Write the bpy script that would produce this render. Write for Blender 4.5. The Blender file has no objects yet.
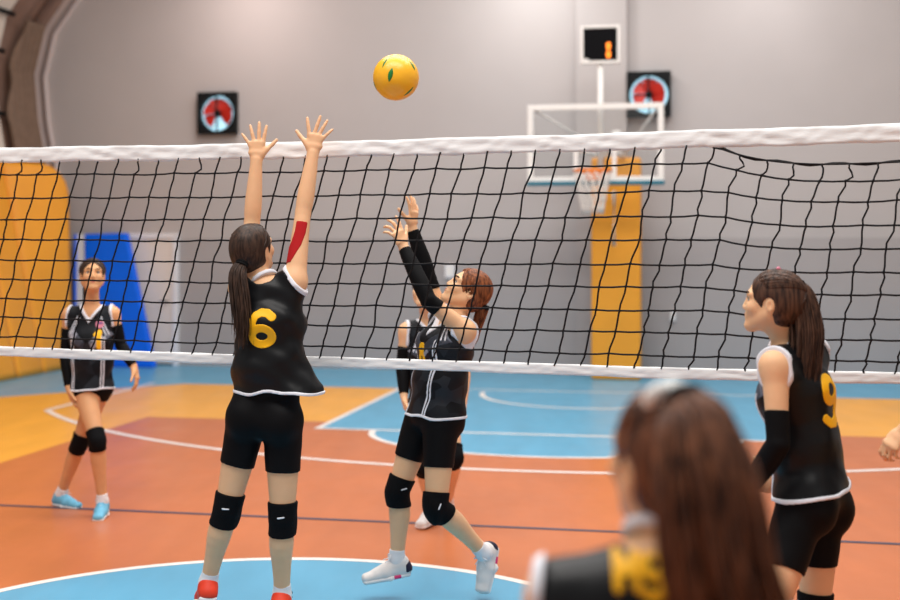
import bpy, bmesh, math, random
import numpy as np

random.seed(7)
rng = np.random.default_rng(11)
scene = bpy.context.scene
COL = scene.collection

# ------------------------------------------------------------------ camera
CAM_H, FPX, CX, HZ = 1.70, 1250.0, 450.0, 247.0
cam_d = bpy.data.cameras.new('camera')
cam = bpy.data.objects.new('camera', cam_d)
COL.objects.link(cam)
cam.location = (0, 0, CAM_H)
cam.rotation_euler = (math.radians(90), 0, 0)
cam_d.sensor_width = 36.0
cam_d.lens = 36.0 * FPX / 900.0
cam_d.shift_y = -(300.0 - HZ) / 900.0
cam_d.clip_start = 0.05
cam_d.dof.use_dof = True
cam_d.dof.focus_distance = 5.35
cam_d.dof.aperture_fstop = 1.6
scene.camera = cam

# ------------------------------------------------------------------ world, lights, exposure
world = bpy.data.worlds.new('world')
scene.world = world
world.use_nodes = True
bg = world.node_tree.nodes['Background']
bg.inputs[0].default_value = (1.0, 0.97, 0.95, 1)
bg.inputs[1].default_value = 0.40
scene.view_settings.view_transform = 'Standard'
scene.view_settings.look = 'None'
scene.view_settings.gamma = 1.0
scene.view_settings.exposure = 0.07
scene.view_settings.use_curve_mapping = False

TH = math.radians(11.0)
CT, ST = math.cos(TH), math.sin(TH)


def W(u, v, z=0.0):
    """court coordinates (u along the baseline, v along the court) to world"""
    return np.array([u * CT + v * ST, -u * ST + v * CT, z])


def area(name, loc, size, energy, color=(1, 1, 1), rot=(0, 0, 0), size_y=None):
    L = bpy.data.lights.new(name, 'AREA')
    L.energy = energy
    L.color = color
    L.size = size
    if size_y:
        L.shape = 'RECTANGLE'
        L.size_y = size_y
    o = bpy.data.objects.new(name, L)
    o.location = loc
    o.rotation_euler = rot
    COL.objects.link(o)
    return o


area('ceiling_light_near', W(-1.3, 2.6, 7.6), 7.0, 520, (1, 0.96, 0.92), (0, 0, -TH), 2.4)
area('ceiling_light_mid', W(-1.3, 8.0, 7.8), 8.0, 520, (1, 0.96, 0.92), (0, 0, -TH), 2.4)
area('ceiling_light_far', W(-1.3, 12.8, 7.8), 9.0, 330, (1, 0.97, 0.94), (0, 0, -TH), 2.0)
for _u, _e, _c in ((-6.1, 20, (1, 0.84, 0.78)), (-2.1, 20, (1, 1.0, 0.98)), (0.9, 13, (1, 0.98, 0.97))):
    area('wall_lamp_light', W(_u, 15.7, 5.5), 0.5, _e, _c, (math.radians(42), 0, -TH))


# ------------------------------------------------------------------ materials
def mat(name, color, rough=0.6, spec=0.4, metal=0.0, emit=None, emit_s=0.0, var=0.0, scale=20.0,
        bump=0.0, bscale=60.0, sss=0.0, sheen=0.0, stretch=(1, 1, 1), coat=0.0):
    m = bpy.data.materials.new(name)
    m.use_nodes = True
    nt = m.node_tree
    b = nt.nodes['Principled BSDF']
    b.inputs['Base Color'].default_value = (*color, 1)
    b.inputs['Roughness'].default_value = rough
    b.inputs['Specular IOR Level'].default_value = spec
    b.inputs['Metallic'].default_value = metal
    if coat:
        b.inputs['Coat Weight'].default_value = coat
        b.inputs['Coat Roughness'].default_value = 0.15
    if sheen:
        b.inputs['Sheen Weight'].default_value = sheen
    if sss:
        b.inputs['Subsurface Weight'].default_value = sss
        b.inputs['Subsurface Radius'].default_value = (1.0, 0.35, 0.2)
        b.inputs['Subsurface Scale'].default_value = 0.012
    if emit:
        b.inputs['Emission Color'].default_value = (*emit, 1)
        b.inputs['Emission Strength'].default_value = emit_s
    tc = nt.nodes.new('ShaderNodeTexCoord')
    mp = nt.nodes.new('ShaderNodeMapping')
    mp.inputs['Scale'].default_value = stretch
    nt.links.new(tc.outputs['Object'], mp.inputs['Vector'])
    if var:
        n = nt.nodes.new('ShaderNodeTexNoise')
        n.inputs['Scale'].default_value = scale
        n.inputs['Detail'].default_value = 4
        r = nt.nodes.new('ShaderNodeValToRGB')
        c0 = [max(0, c * (1 - var)) for c in color]
        c1 = [min(1, c * (1 + var)) for c in color]
        r.color_ramp.elements[0].position = 0.3
        r.color_ramp.elements[1].position = 0.7
        r.color_ramp.elements[0].color = (*c0, 1)
        r.color_ramp.elements[1].color = (*c1, 1)
        nt.links.new(mp.outputs['Vector'], n.inputs['Vector'])
        nt.links.new(n.outputs['Fac'], r.inputs['Fac'])
        nt.links.new(r.outputs['Color'], b.inputs['Base Color'])
    if bump:
        n2 = nt.nodes.new('ShaderNodeTexNoise')
        n2.inputs['Scale'].default_value = bscale
        n2.inputs['Detail'].default_value = 5 if bscale > 15 else 1.5
        bp = nt.nodes.new('ShaderNodeBump')
        bp.inputs['Strength'].default_value = bump
        bp.inputs['Distance'].default_value = 0.01 if bscale > 15 else 0.035
        nt.links.new(mp.outputs['Vector'], n2.inputs['Vector'])
        nt.links.new(n2.outputs['Fac'], bp.inputs['Height'])
        nt.links.new(bp.outputs['Normal'], b.inputs['Normal'])
    return m


def srgb(r, g, b):
    f = lambda c: (c / 255 / 12.92) if c <= 10 else ((c / 255 + 0.055) / 1.055) ** 2.4
    return (f(r), f(g), f(b))


def facet_mat(name, cols, scale=9.0, rough=0.5):
    """sublimated low-poly facets printed on a jersey"""
    m = mat(name, cols[0], rough, 0.16)
    nt = m.node_tree
    b = nt.nodes['Principled BSDF']
    tc = nt.nodes['Texture Coordinate']
    v = nt.nodes.new('ShaderNodeTexVoronoi')
    v.inputs['Scale'].default_value = scale
    sep = nt.nodes.new('ShaderNodeSeparateColor')
    r = nt.nodes.new('ShaderNodeValToRGB')
    r.color_ramp.interpolation = 'CONSTANT'
    while len(r.color_ramp.elements) < len(cols):
        r.color_ramp.elements.new(0.5)
    for i, c in enumerate(cols):
        r.color_ramp.elements[i].position = i / len(cols)
        r.color_ramp.elements[i].color = (*c, 1)
    nt.links.new(tc.outputs['Object'], v.inputs['Vector'])
    nt.links.new(v.outputs['Color'], sep.inputs['Color'])
    nt.links.new(sep.outputs['Red'], r.inputs['Fac'])
    nt.links.new(r.outputs['Color'], b.inputs['Base Color'])
    return m


def hair_mat(name, dark, light):
    m = mat(name, dark, 0.5, 0.25)
    nt = m.node_tree
    b = nt.nodes['Principled BSDF']
    tc = nt.nodes['Texture Coordinate']
    mp = nt.nodes['Mapping']
    mp.inputs['Scale'].default_value = (1, 1, 0.12)
    n = nt.nodes.new('ShaderNodeTexNoise')
    n.inputs['Scale'].default_value = 95
    n.inputs['Detail'].default_value = 3
    r = nt.nodes.new('ShaderNodeValToRGB')
    r.color_ramp.elements[0].position = 0.35
    r.color_ramp.elements[1].position = 0.72
    r.color_ramp.elements[0].color = (*dark, 1)
    r.color_ramp.elements[1].color = (*light, 1)
    nt.links.new(mp.outputs['Vector'], n.inputs['Vector'])
    nt.links.new(n.outputs['Fac'], r.inputs['Fac'])
    nt.links.new(r.outputs['Color'], b.inputs['Base Color'])
    return m


def floor_mat(name, color, var=0.06):
    m = mat(name, color, 0.3, 0.38, var=var, scale=5.0, stretch=(1, 0.25, 1))
    nt = m.node_tree
    b = nt.nodes['Principled BSDF']
    n = nt.nodes.new('ShaderNodeTexNoise')
    n.inputs['Scale'].default_value = 2.2
    n.inputs['Detail'].default_value = 6
    mr = nt.nodes.new('ShaderNodeMapRange')
    mr.inputs['To Min'].default_value = 0.24
    mr.inputs['To Max'].default_value = 0.42
    nt.links.new(nt.nodes['Texture Coordinate'].outputs['Object'], n.inputs['Vector'])
    nt.links.new(n.outputs['Fac'], mr.inputs['Value'])
    nt.links.new(mr.outputs['Result'], b.inputs['Roughness'])
    return m


M = {}
M['floor_red'] = floor_mat('floor_red', srgb(192, 110, 66))
M['floor_orange'] = floor_mat('floor_orange', srgb(237, 168, 66))
M['floor_blue'] = floor_mat('floor_blue', srgb(92, 164, 198))
M['line_white'] = floor_mat('line_white', srgb(240, 232, 226), 0.03)
M['line_dark'] = floor_mat('line_dark', srgb(72, 66, 84), 0.05)
M['wall_up'] = mat('wall_upper_paint', srgb(180, 174, 173), 0.75, 0.2, var=0.02, scale=1.5)
M['wall_low'] = mat('wall_lower_paint', srgb(165, 159, 159), 0.6, 0.25, var=0.03, scale=1.5)
M['shell'] = mat('arch_brown', srgb(130, 104, 92), 0.8, 0.2, var=0.1, scale=3)
M['shell_trim'] = mat('arch_trim', srgb(205, 190, 186), 0.7, 0.2)
M['curtain'] = mat('curtain_brown', srgb(125, 104, 90), 0.9, 0.1, var=0.1, scale=10)
M['orange_pad'] = mat('orange_pad', srgb(238, 160, 48), 0.5, 0.35, var=0.05, scale=2.0, bump=0.05, bscale=8)
M['door'] = mat('door_cream', srgb(226, 214, 204), 0.5, 0.3, var=0.02)
M['blue'] = mat('blue_vinyl', srgb(0, 104, 244), 0.5, 0.2, var=0.04, scale=3)
M['white_vinyl'] = mat('white_vinyl', srgb(228, 226, 230), 0.5, 0.3)
M['white_metal'] = mat('white_metal', srgb(235, 232, 228), 0.4, 0.4)
M['black_plastic'] = mat('black_plastic', (0.008, 0.009, 0.010), 0.6, 0.12)
M['screen'] = mat('screen_black', (0.003, 0.003, 0.004), 0.5, 0.06)
M['led'] = mat('led_orange', (1, 0.25, 0.02), 0.5, emit=(1.0, 0.20, 0.01), emit_s=1.5)
M['fan_red'] = mat('fan_red', srgb(196, 40, 28), 0.45, 0.4)
M['daylight'] = mat('daylight', (0.5, 0.8, 0.9), 0.5, emit=(0.42, 0.80, 1.0), emit_s=0.75)
M['window_light'] = mat('window_light', (0.5, 0.43, 0.37), 0.6, 0.2, emit=(1.0, 0.88, 0.78), emit_s=0.08)
M['teal'] = mat('teal_pad', srgb(40, 110, 130), 0.6, 0.3)
M['rim'] = mat('rim_orange', srgb(240, 130, 40), 0.4, 0.4)
M['cord'] = mat('net_cord', (0.008, 0.007, 0.008), 0.7, 0.2)
M['tape'] = mat('net_tape', srgb(238, 240, 241), 0.75, 0.2, var=0.02, scale=18, bump=0.25, bscale=26, stretch=(0.5, 0.5, 1.4))
M['white_cord'] = mat('white_cord', srgb(228, 222, 216), 0.8, 0.1)
M['ball'] = mat('ball_yellow', srgb(250, 186, 36), 0.32, 0.5, var=0.03, scale=9, bump=0.12, bscale=160)
M['ball_mark'] = mat('ball_mark_green', srgb(24, 120, 52), 0.35, 0.5)
M['skin'] = mat('skin', srgb(232, 184, 142), 0.52, 0.3, var=0.03, scale=14, sss=0.08)
M['skin_tan'] = mat('skin_tan', srgb(216, 160, 114), 0.52, 0.3, var=0.04, scale=14, sss=0.08)
M['lips'] = mat('lips', srgb(186, 96, 84), 0.45, 0.4)
M['eye_white'] = mat('eye_white', (0.58, 0.52, 0.49), 0.3, 0.5)
M['iris'] = mat('iris', (0.03, 0.018, 0.012), 0.2, 0.5)
M['brow'] = mat('brow', (0.025, 0.014, 0.009), 0.7, 0.2)
M['jersey'] = mat('jersey_black', (0.0045, 0.005, 0.0062), 0.42, 0.22, bump=0.42, bscale=9, stretch=(1, 1, 0.7))
M['jersey_facet'] = facet_mat('jersey_facets', [(0.005, 0.006, 0.008), (0.010, 0.012, 0.016), (0.018, 0.022, 0.028), (0.007, 0.008, 0.011)], 15)
M['chest_grey'] = facet_mat('chest_grey_facets', [srgb(70, 74, 84), srgb(104, 108, 120), srgb(150, 152, 165), srgb(52, 56, 66)], 14)
M['shorts'] = mat('shorts_black', (0.0038, 0.0038, 0.0046), 0.6, 0.1)
M['sleeve'] = mat('sleeve_black', (0.0038, 0.0038, 0.0046), 0.65, 0.1)
M['pad'] = mat('knee_pad_black', (0.0038, 0.0038, 0.0046), 0.75, 0.1, bump=0.3, bscale=120)
M['piping'] = mat('white_piping', srgb(226, 228, 236), 0.6, 0.25)
M['number'] = mat('number_yellow', srgb(255, 190, 18), 0.5, 0.3)
M['sock'] = mat('sock_white', srgb(232, 230, 232), 0.85, 0.1, bump=0.2, bscale=220)
M['shoe_white'] = mat('shoe_white', srgb(226, 222, 220), 0.55, 0.3, var=0.03)
M['shoe_blue'] = mat('shoe_blue', srgb(110, 182, 214), 0.55, 0.3, var=0.12, scale=24)
M['shoe_red'] = mat('shoe_red', srgb(226, 62, 36), 0.55, 0.3, var=0.05)
M['sole'] = mat('sole_white', srgb(236, 234, 234), 0.6, 0.3)
M['pink'] = mat('shoe_pink', srgb(222, 60, 120), 0.5, 0.3)
M['navy'] = mat('shoe_navy', srgb(26, 26, 52), 0.5, 0.3)
M['kinesio'] = mat('kinesio_red', srgb(176, 34, 38), 0.8, 0.1, bump=0.1, bscale=200)
M['hair_dark'] = hair_mat('hair_dark_brown', (0.018, 0.010, 0.007), (0.075, 0.040, 0.026))
M['hair_red'] = hair_mat('hair_auburn', (0.075, 0.020, 0.008), (0.36, 0.115, 0.040))
M['hair_brown'] = hair_mat('hair_brown', (0.022, 0.011, 0.008), (0.125, 0.060, 0.036))
M['hair_front'] = hair_mat('hair_chestnut', (0.022, 0.0095, 0.007), (0.27, 0.105, 0.05))
M['tie'] = mat('hair_tie_black', (0.008, 0.008, 0.009), 0.8, 0.1)
M['scrunchie'] = mat('scrunchie_white', srgb(238, 240, 238), 0.8, 0.1)
M['green_leaf'] = mat('clip_green', srgb(90, 160, 70), 0.7, 0.2)
M['crest'] = mat('crest_pink', srgb(214, 130, 150), 0.6, 0.2)
M['crest_blue'] = mat('crest_blue', srgb(60, 70, 140), 0.6, 0.2)


def glass_mat():
    m = bpy.data.materials.new('clear_acrylic')
    m.use_nodes = True
    nt = m.node_tree
    out = nt.nodes['Material Output']
    nt.nodes.remove(nt.nodes['Principled BSDF'])
    t = nt.nodes.new('ShaderNodeBsdfTransparent')
    t.inputs[0].default_value = (0.97, 0.98, 0.98, 1)
    g = nt.nodes.new('ShaderNodeBsdfGlossy')
    g.inputs['Roughness'].default_value = 0.08
    mx = nt.nodes.new('ShaderNodeMixShader')
    mx.inputs[0].default_value = 0.05
    nt.links.new(t.outputs[0], mx.inputs[1])
    nt.links.new(g.outputs[0], mx.inputs[2])
    nt.links.new(mx.outputs[0], out.inputs[0])
    return m


M['glass'] = glass_mat()


# ------------------------------------------------------------------ helpers
def at(px, py, d):
    """point seen at photo pixel (px, py) at distance d along the view"""
    return np.array([(px - CX) / FPX * d, d, CAM_H - (py - HZ) / FPX * d])


def at_v(px, py, v):
    a = (px - CX) / FPX
    return at(px, py, v / (a * ST + CT))


def unit(v):
    v = np.asarray(v, float)
    return v / np.linalg.norm(v)


def build(name, verts, faces, material, parent=None, smooth=True, base=None, midx=None):
    """link ONE mesh object; verts are world coordinates, base is the parent's location"""
    verts = np.asarray(verts, float)
    org = np.zeros(3)
    if base is not None:
        org = np.asarray(base, float)
        verts = verts - org
    me = bpy.data.meshes.new(name)
    if isinstance(faces, np.ndarray):
        faces = faces.tolist()
    me.from_pydata(verts.tolist(), [], faces)
    mats = material if isinstance(material, (list, tuple)) else [material]
    for m_ in mats:
        me.materials.append(m_)
    if midx is not None:
        me.polygons.foreach_set('material_index', np.asarray(midx, np.int32))
    if smooth:
        me.shade_smooth()
    me.update()
    o = bpy.data.objects.new(name, me)
    COL.objects.link(o)
    if parent is not None:
        o.parent = parent
    elif base is not None:
        o.location = org
    return o


def thing(name, label, cat, loc, group=None):
    o = bpy.data.objects.new(name, None)
    o.empty_display_size = 0.1
    COL.objects.link(o)
    o.location = loc
    tag(o, label, cat, group)
    return o


def tag(o, label, cat, group=None):
    o['label'] = label
    o['category'] = cat
    if group:
        o['group'] = group
    return o


def struct(o, label=None, cat=None):
    o['kind'] = 'structure'
    if label:
        o['label'] = label
    if cat:
        o['category'] = cat
    return o


class Geo:
    """collects boxes, tubes and polygons for one mesh"""

    def __init__(self):
        self.v, self.f, self.m = [], [], []

    def add(self, vs, fs, mi=0):
        n = len(self.v)
        self.v += [tuple(map(float, p)) for p in vs]
        self.f += [tuple(int(i) + n for i in f) for f in fs]
        self.m += [mi] * len(fs)
        return self

    def box(self, c, ax, ay, az, mi=0, bevel=0.0):
        """oriented box: centre and three half-extent vectors"""
        c, ax, ay, az = [np.asarray(q, float) for q in (c, ax, ay, az)]
        if bevel <= 0:
            vs = [c + i * ax + j * ay + k * az for i in (-1, 1) for j in (-1, 1) for k in (-1, 1)]
            fs = [(0, 1, 3, 2), (4, 6, 7, 5), (0, 4, 5, 1), (2, 3, 7, 6), (0, 2, 6, 4), (1, 5, 7, 3)]
            return self.add(vs, fs, mi)
        bm = bmesh.new()
        bmesh.ops.create_cube(bm, size=2.0)
        L = [np.linalg.norm(ax), np.linalg.norm(ay), np.linalg.norm(az)]
        for v in bm.verts:
            v.co = (v.co.x * L[0], v.co.y * L[1], v.co.z * L[2])
        bmesh.ops.bevel(bm, geom=list(bm.edges), offset=bevel, segments=2, affect='EDGES', profile=0.6)
        bm.verts.ensure_lookup_table()
        ux, uy, uz = ax / L[0], ay / L[1], az / L[2]
        flip = np.dot(np.cross(ux, uy), uz) < 0
        vs = [c + ux * v.co.x + uy * v.co.y + uz * v.co.z for v in bm.verts]
        fs = [[v.index for v in f.verts] for f in bm.faces]
        if flip:
            fs = [f[::-1] for f in fs]
        bm.free()
        return self.add(vs, fs, mi)

    def tube(self, pts, r, sides=8, mi=0, closed=False):
        pts = np.asarray(pts, float)
        n = len(pts)
        r = np.broadcast_to(np.asarray(r, float), (n,))
        if closed:
            t = np.roll(pts, -1, 0) - np.roll(pts, 1, 0)
        else:
            t = np.gradient(pts, axis=0)
        t /= np.linalg.norm(t, axis=1, keepdims=True) + 1e-12
        ref = np.array([0.0, 0, 1]) if abs(t[0][2]) < 0.9 else np.array([1.0, 0, 0])
        a = np.cross(t, ref)
        bad = np.linalg.norm(a, axis=1) < 1e-3
        a[bad] = np.cross(t[bad], [0.3, 0.9, 0.1])
        a /= np.linalg.norm(a, axis=1, keepdims=True)
        b = np.cross(t, a)
        ang = np.linspace(0, 2 * np.pi, sides, endpoint=False)
        ring = (pts[:, None] + r[:, None, None] * (np.cos(ang)[None, :, None] * a[:, None] + np.sin(ang)[None, :, None] * b[:, None]))
        vs = ring.reshape(-1, 3)
        fs = []
        m_ = n if closed else n - 1
        for i in range(m_):
            i2 = (i + 1) % n
            for s in range(sides):
                s2 = (s + 1) % sides
                fs.append((i * sides + s, i * sides + s2, i2 * sides + s2, i2 * sides + s))
        if not closed:
            fs.append(tuple(range(sides))[::-1])
            fs.append(tuple((n - 1) * sides + s for s in range(sides)))
        return self.add(vs, fs, mi)

    def poly_prism(self, pts, off, mi=0):
        """flat polygon (world points) extruded by vector off"""
        pts = [np.asarray(p, float) for p in pts]
        n = len(pts)
        vs = pts + [p + off for p in pts]
        fs = [tuple(range(n))[::-1], tuple(range(n, 2 * n))]
        fs += [(i, (i + 1) % n, n + (i + 1) % n, n + i) for i in range(n)]
        return self.add(vs, fs, mi)

    def build(self, name, material, parent=None, base=None, smooth=False):
        o = build(name, self.v, self.f, material, parent, smooth, base, self.m)
        return o


Uv = np.array([CT, -ST, 0.0])     # along the back wall, to the right
Vv = np.array([ST, CT, 0.0])      # into the hall
Zv = np.array([0, 0, 1.0])


# ------------------------------------------------------------------ distance-field modelling (bodies, clothes)
class Prim:
    def __init__(self, f, lo=None, hi=None):
        self.f, self.lo, self.hi = f, lo, hi


f32 = np.float32


def cap(a, b, ra, rb=None, e=0.0):
    rb = ra if rb is None else rb
    a = np.asarray(a, f32)
    b = np.asarray(b, f32)
    ab = b - a
    L2 = float(ab @ ab) + 1e-9

    def f(p):
        q = p - a
        t = np.clip(q @ ab / L2, 0, 1)
        return np.sqrt(((q - t[:, None] * ab) ** 2).sum(1)) - (ra + (rb - ra) * t) - e
    r = max(ra, rb) + abs(e)
    return Prim(f, np.minimum(a, b) - r, np.maximum(a, b) + r)


def catmull(pts, n):
    pts = np.asarray(pts, float)
    P = np.vstack([2 * pts[0] - pts[1], pts, 2 * pts[-1] - pts[-2]])
    out = []
    m = len(pts) - 1
    for t in np.linspace(0, m - 1e-6, n):
        i = int(t)
        q = t - i
        a, b, c, d = P[i], P[i + 1], P[i + 2], P[i + 3]
        out.append(.5 * ((2 * b) + (-a + c) * q + (2 * a - 5 * b + 4 * c - d) * q * q + (-a + 3 * b - 3 * c + d) * q ** 3))
    return np.array(out)


def chain(pts, rr):
    """limb of continuous taper through several points"""
    m = 3 * (len(pts) - 1) + 1
    cp = catmull(np.hstack([np.asarray(pts, float), np.asarray(rr, float)[:, None]]), m)
    segs = [cap(cp[i, :3], cp[i + 1, :3], cp[i, 3], cp[i + 1, 3]) for i in range(m - 1)]

    def f(p):
        d = segs[0].f(p)
        for q in segs[1:]:
            d = np.minimum(d, q.f(p))
        return d
    return Prim(f, np.min([q.lo for q in segs], 0), np.max([q.hi for q in segs], 0))


def wavy_plane(n, p, ax, amp, seed):
    n = unit(n).astype(f32)
    p = np.asarray(p, f32)
    ax = np.asarray(ax, f32)

    def f(x):
        q = (x - p) @ ax
        return (x - p) @ n + amp * (np.sin(22 * q + seed) + .5 * np.sin(47 * q + 2 * seed))
    return Prim(f)


def ell(c, axes, radii, e=0.0):
    c = np.asarray(c, f32)
    A = np.asarray(axes, f32)
    R = np.asarray(radii, f32) + e
    mn = float(R.min())

    def f(p):
        q = (p - c) @ A.T / R
        k = np.sqrt((q * q).sum(1))
        return (k - 1) * mn
    ext = np.sqrt(((A * R[:, None]) ** 2).sum(0))
    return Prim(f, c - ext, c + ext)


def ecap(a, b, lat, wa, wb, da, db, e=0.0, flat=False):
    """tapered tube of elliptic section from a to b, half width along lat"""
    a = np.asarray(a, f32)
    b = np.asarray(b, f32)
    ab = b - a
    L = float(np.linalg.norm(ab))
    ax = ab / L
    lat = np.asarray(lat, float)
    lat = lat - (lat @ ax) * ax
    lat = (lat / np.linalg.norm(lat)).astype(f32)
    dep = np.cross(ax, lat).astype(f32)

    def f(p):
        q = p - a
        h = q @ ax
        t = np.clip(h / L, 0, 1)
        w = wa + (wb - wa) * t + e
        d = da + (db - da) * t + e
        out = h - t * L
        mn = np.minimum(w, d)
        k = np.sqrt((q @ lat / w) ** 2 + (q @ dep / d) ** 2 + (out / (mn * 0.8)) ** 2)
        return (k - 1) * mn
    r = max(wa, wb, da, db) + abs(e)
    return Prim(f, np.minimum(a, b) - r, np.maximum(a, b) + r)


def plane(n, p):
    n = unit(n).astype(f32)
    p = np.asarray(p, f32)
    return Prim(lambda x: (x - p) @ n)


def slab(n, p, t):
    n = unit(n).astype(f32)
    p = np.asarray(p, f32)
    return Prim(lambda x: np.abs((x - p) @ n) - t)


def decal(o, ax, az, out, sdf2, far=-0.0):
    o = np.asarray(o, f32)
    ax = np.asarray(ax, f32)
    az = np.asarray(az, f32)
    out = np.asarray(out, f32)

    def f(p):
        q = p - o
        return np.maximum(sdf2(q @ ax, q @ az), far - q @ out)
    return Prim(f)


def strokes(polys, hw):
    segs = []
    for pl in polys:
        for i in range(len(pl) - 1):
            segs.append((np.array(pl[i]), np.array(pl[i + 1])))

    def f(x, z):
        d = np.full(x.shape, 9.0, f32)
        for a, b in segs:
            e = b - a
            l2 = e @ e + 1e-9
            t = np.clip(((x - a[0]) * e[0] + (z - a[1]) * e[1]) / l2, 0, 1)
            dd = np.sqrt((x - a[0] - t * e[0]) ** 2 + (z - a[1] - t * e[1]) ** 2)
            d = np.minimum(d, dd)
        return d - hw
    return f


def clipped(pr, pls):
    return Prim(lambda p: np.maximum.reduce([pr.f(p)] + [q.f(p) for q in pls]), pr.lo, pr.hi)


def smin(a, b, k):
    if k <= 0:
        return np.minimum(a, b)
    h = np.maximum(k - np.abs(a - b), 0) / k
    return np.minimum(a, b) - h * h * k * 0.25


def smax(a, b, k):
    return -smin(-a, -b, k)


BL = 16


def mesh_sdf(ops, h):
    """sparse surface nets over a flat list of (op, prim, k): u union, s subtract, i intersect, n displace"""
    us = [o for o in ops if o[0] == 'u']
    lo = np.min([o[1].lo for o in us], 0) - 4 * h
    hi = np.max([o[1].hi for o in us], 0) + 4 * h
    bs = BL * h
    nb = np.maximum(1, np.ceil((hi - lo) / bs).astype(int))
    gi = np.stack(np.meshgrid(*[np.arange(n) for n in nb], indexing='ij'), -1).reshape(-1, 3)
    ctr = (lo + (gi + 0.5) * bs).astype(f32)
    D = []
    d = None
    for op, pr, k in ops:
        if op == 'n':
            D.append(None)
            continue
        q = pr.f(ctr)
        D.append(q)
        if op == 'u':
            d = q if d is None else smin(d, q, k)
        elif op == 's':
            d = smax(d, -q, k)
        else:
            d = smax(d, q, k)
    R = bs * math.sqrt(3) / 2
    act = np.where(np.abs(d) < R * 1.15 + 0.015)[0]
    minu = np.min([D[i] for i, o in enumerate(ops) if o[0] == 'u'], 0)
    loc = np.stack(np.meshgrid(*[np.arange(BL + 1)] * 3, indexing='ij'), -1).reshape(-1, 3) * h
    V = np.empty((len(act), BL + 1, BL + 1, BL + 1), f32)
    for n, b in enumerate(act):
        p = (lo + gi[b] * bs + loc).astype(f32)
        d = None
        for i, (op, pr, k) in enumerate(ops):
            if op == 'u':
                if D[i][b] > minu[b] + 2.1 * R + k:
                    continue
                q = pr.f(p)
                d = q if d is None else smin(d, q, k)
            elif op == 's':
                if D[i][b] > 1.5 * R + k + 0.02:
                    continue
                d = smax(d, -pr.f(p), k)
            elif op == 'i':
                if D[i][b] < -1.5 * R - k - 0.02:
                    continue
                d = smax(d, pr.f(p), k)
            else:
                d = d + pr(p)
        V[n] = d.reshape(BL + 1, BL + 1, BL + 1)
    ins = V < 0
    cnt = sum(ins[:, i:i + BL, j:j + BL, k:k + BL].astype(np.int8) for i in (0, 1) for j in (0, 1) for k in (0, 1))
    n, i, j, k = np.where((cnt > 0) & (cnt < 8))
    if len(n) == 0:
        return np.zeros((0, 3)), np.zeros((0, 4), int)
    acc = np.zeros((len(n), 3))
    num = np.zeros(len(n))
    cs = [(a, b, c) for a in (0, 1) for b in (0, 1) for c in (0, 1)]
    val = {c: V[n, i + c[0], j + c[1], k + c[2]] for c in cs}
    for c in cs:
        for ax in range(3):
            if c[ax] == 0:
                c2 = list(c)
                c2[ax] = 1
                v0, v1 = val[c], val[tuple(c2)]
                x = (v0 < 0) != (v1 < 0)
                t = np.where(x, v0 / np.where(x, v0 - v1, 1), 0)
                pos = np.zeros((len(n), 3)) + np.array(c)
                pos[:, ax] += t
                acc += pos * x[:, None]
                num += x
    G = gi[act] * BL
    cell = np.stack([i, j, k], -1) + G[n]
    verts = lo + (cell + acc / num[:, None]) * h
    NY, NZ = int(nb[1] * BL + 2), int(nb[2] * BL + 2)

    def cid(c):
        return ((c[:, 0].astype(np.int64) + 1) * NY + c[:, 1] + 1) * NZ + c[:, 2] + 1
    ids = cid(cell)
    order = np.argsort(ids)
    sid = ids[order]
    quads = []
    for ax in range(3):
        s0 = ins[:, :BL, :BL, :BL]
        sl = [slice(None), slice(0, BL), slice(0, BL), slice(0, BL)]
        sl[ax + 1] = slice(1, BL + 1)
        s1 = ins[tuple(sl)]
        n, i, j, k = np.where(s0 != s1)
        if len(n) == 0:
            continue
        base = np.stack([i, j, k], -1) + G[n]
        a1, a2 = (ax + 1) % 3, (ax + 2) % 3
        cols = []
        ok = np.ones(len(n), bool)
        for o1, o2 in ((-1, -1), (0, -1), (0, 0), (-1, 0)):
            c = base.copy()
            c[:, a1] += o1
            c[:, a2] += o2
            q = cid(c)
            w = np.clip(np.searchsorted(sid, q), 0, len(sid) - 1)
            ok &= sid[w] == q
            cols.append(order[w])
        qd = np.stack(cols, -1)
        flip = ~s0[n, i, j, k]
        qd[flip] = qd[flip][:, ::-1]
        quads.append(qd[ok])
    return verts, np.concatenate(quads)


def inf(prims, e):
    """same primitives, offset outward by e"""
    out = []
    for op, pr, k in prims:
        out.append((op, Prim((lambda g: lambda p: g(p) - e)(pr.f), None if pr.lo is None else pr.lo - e, None if pr.hi is None else pr.hi + e), k))
    return out
# ------------------------------------------------------------------ floor (painted court, one surface)
RIMC = (-1.3, 16.15)


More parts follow.
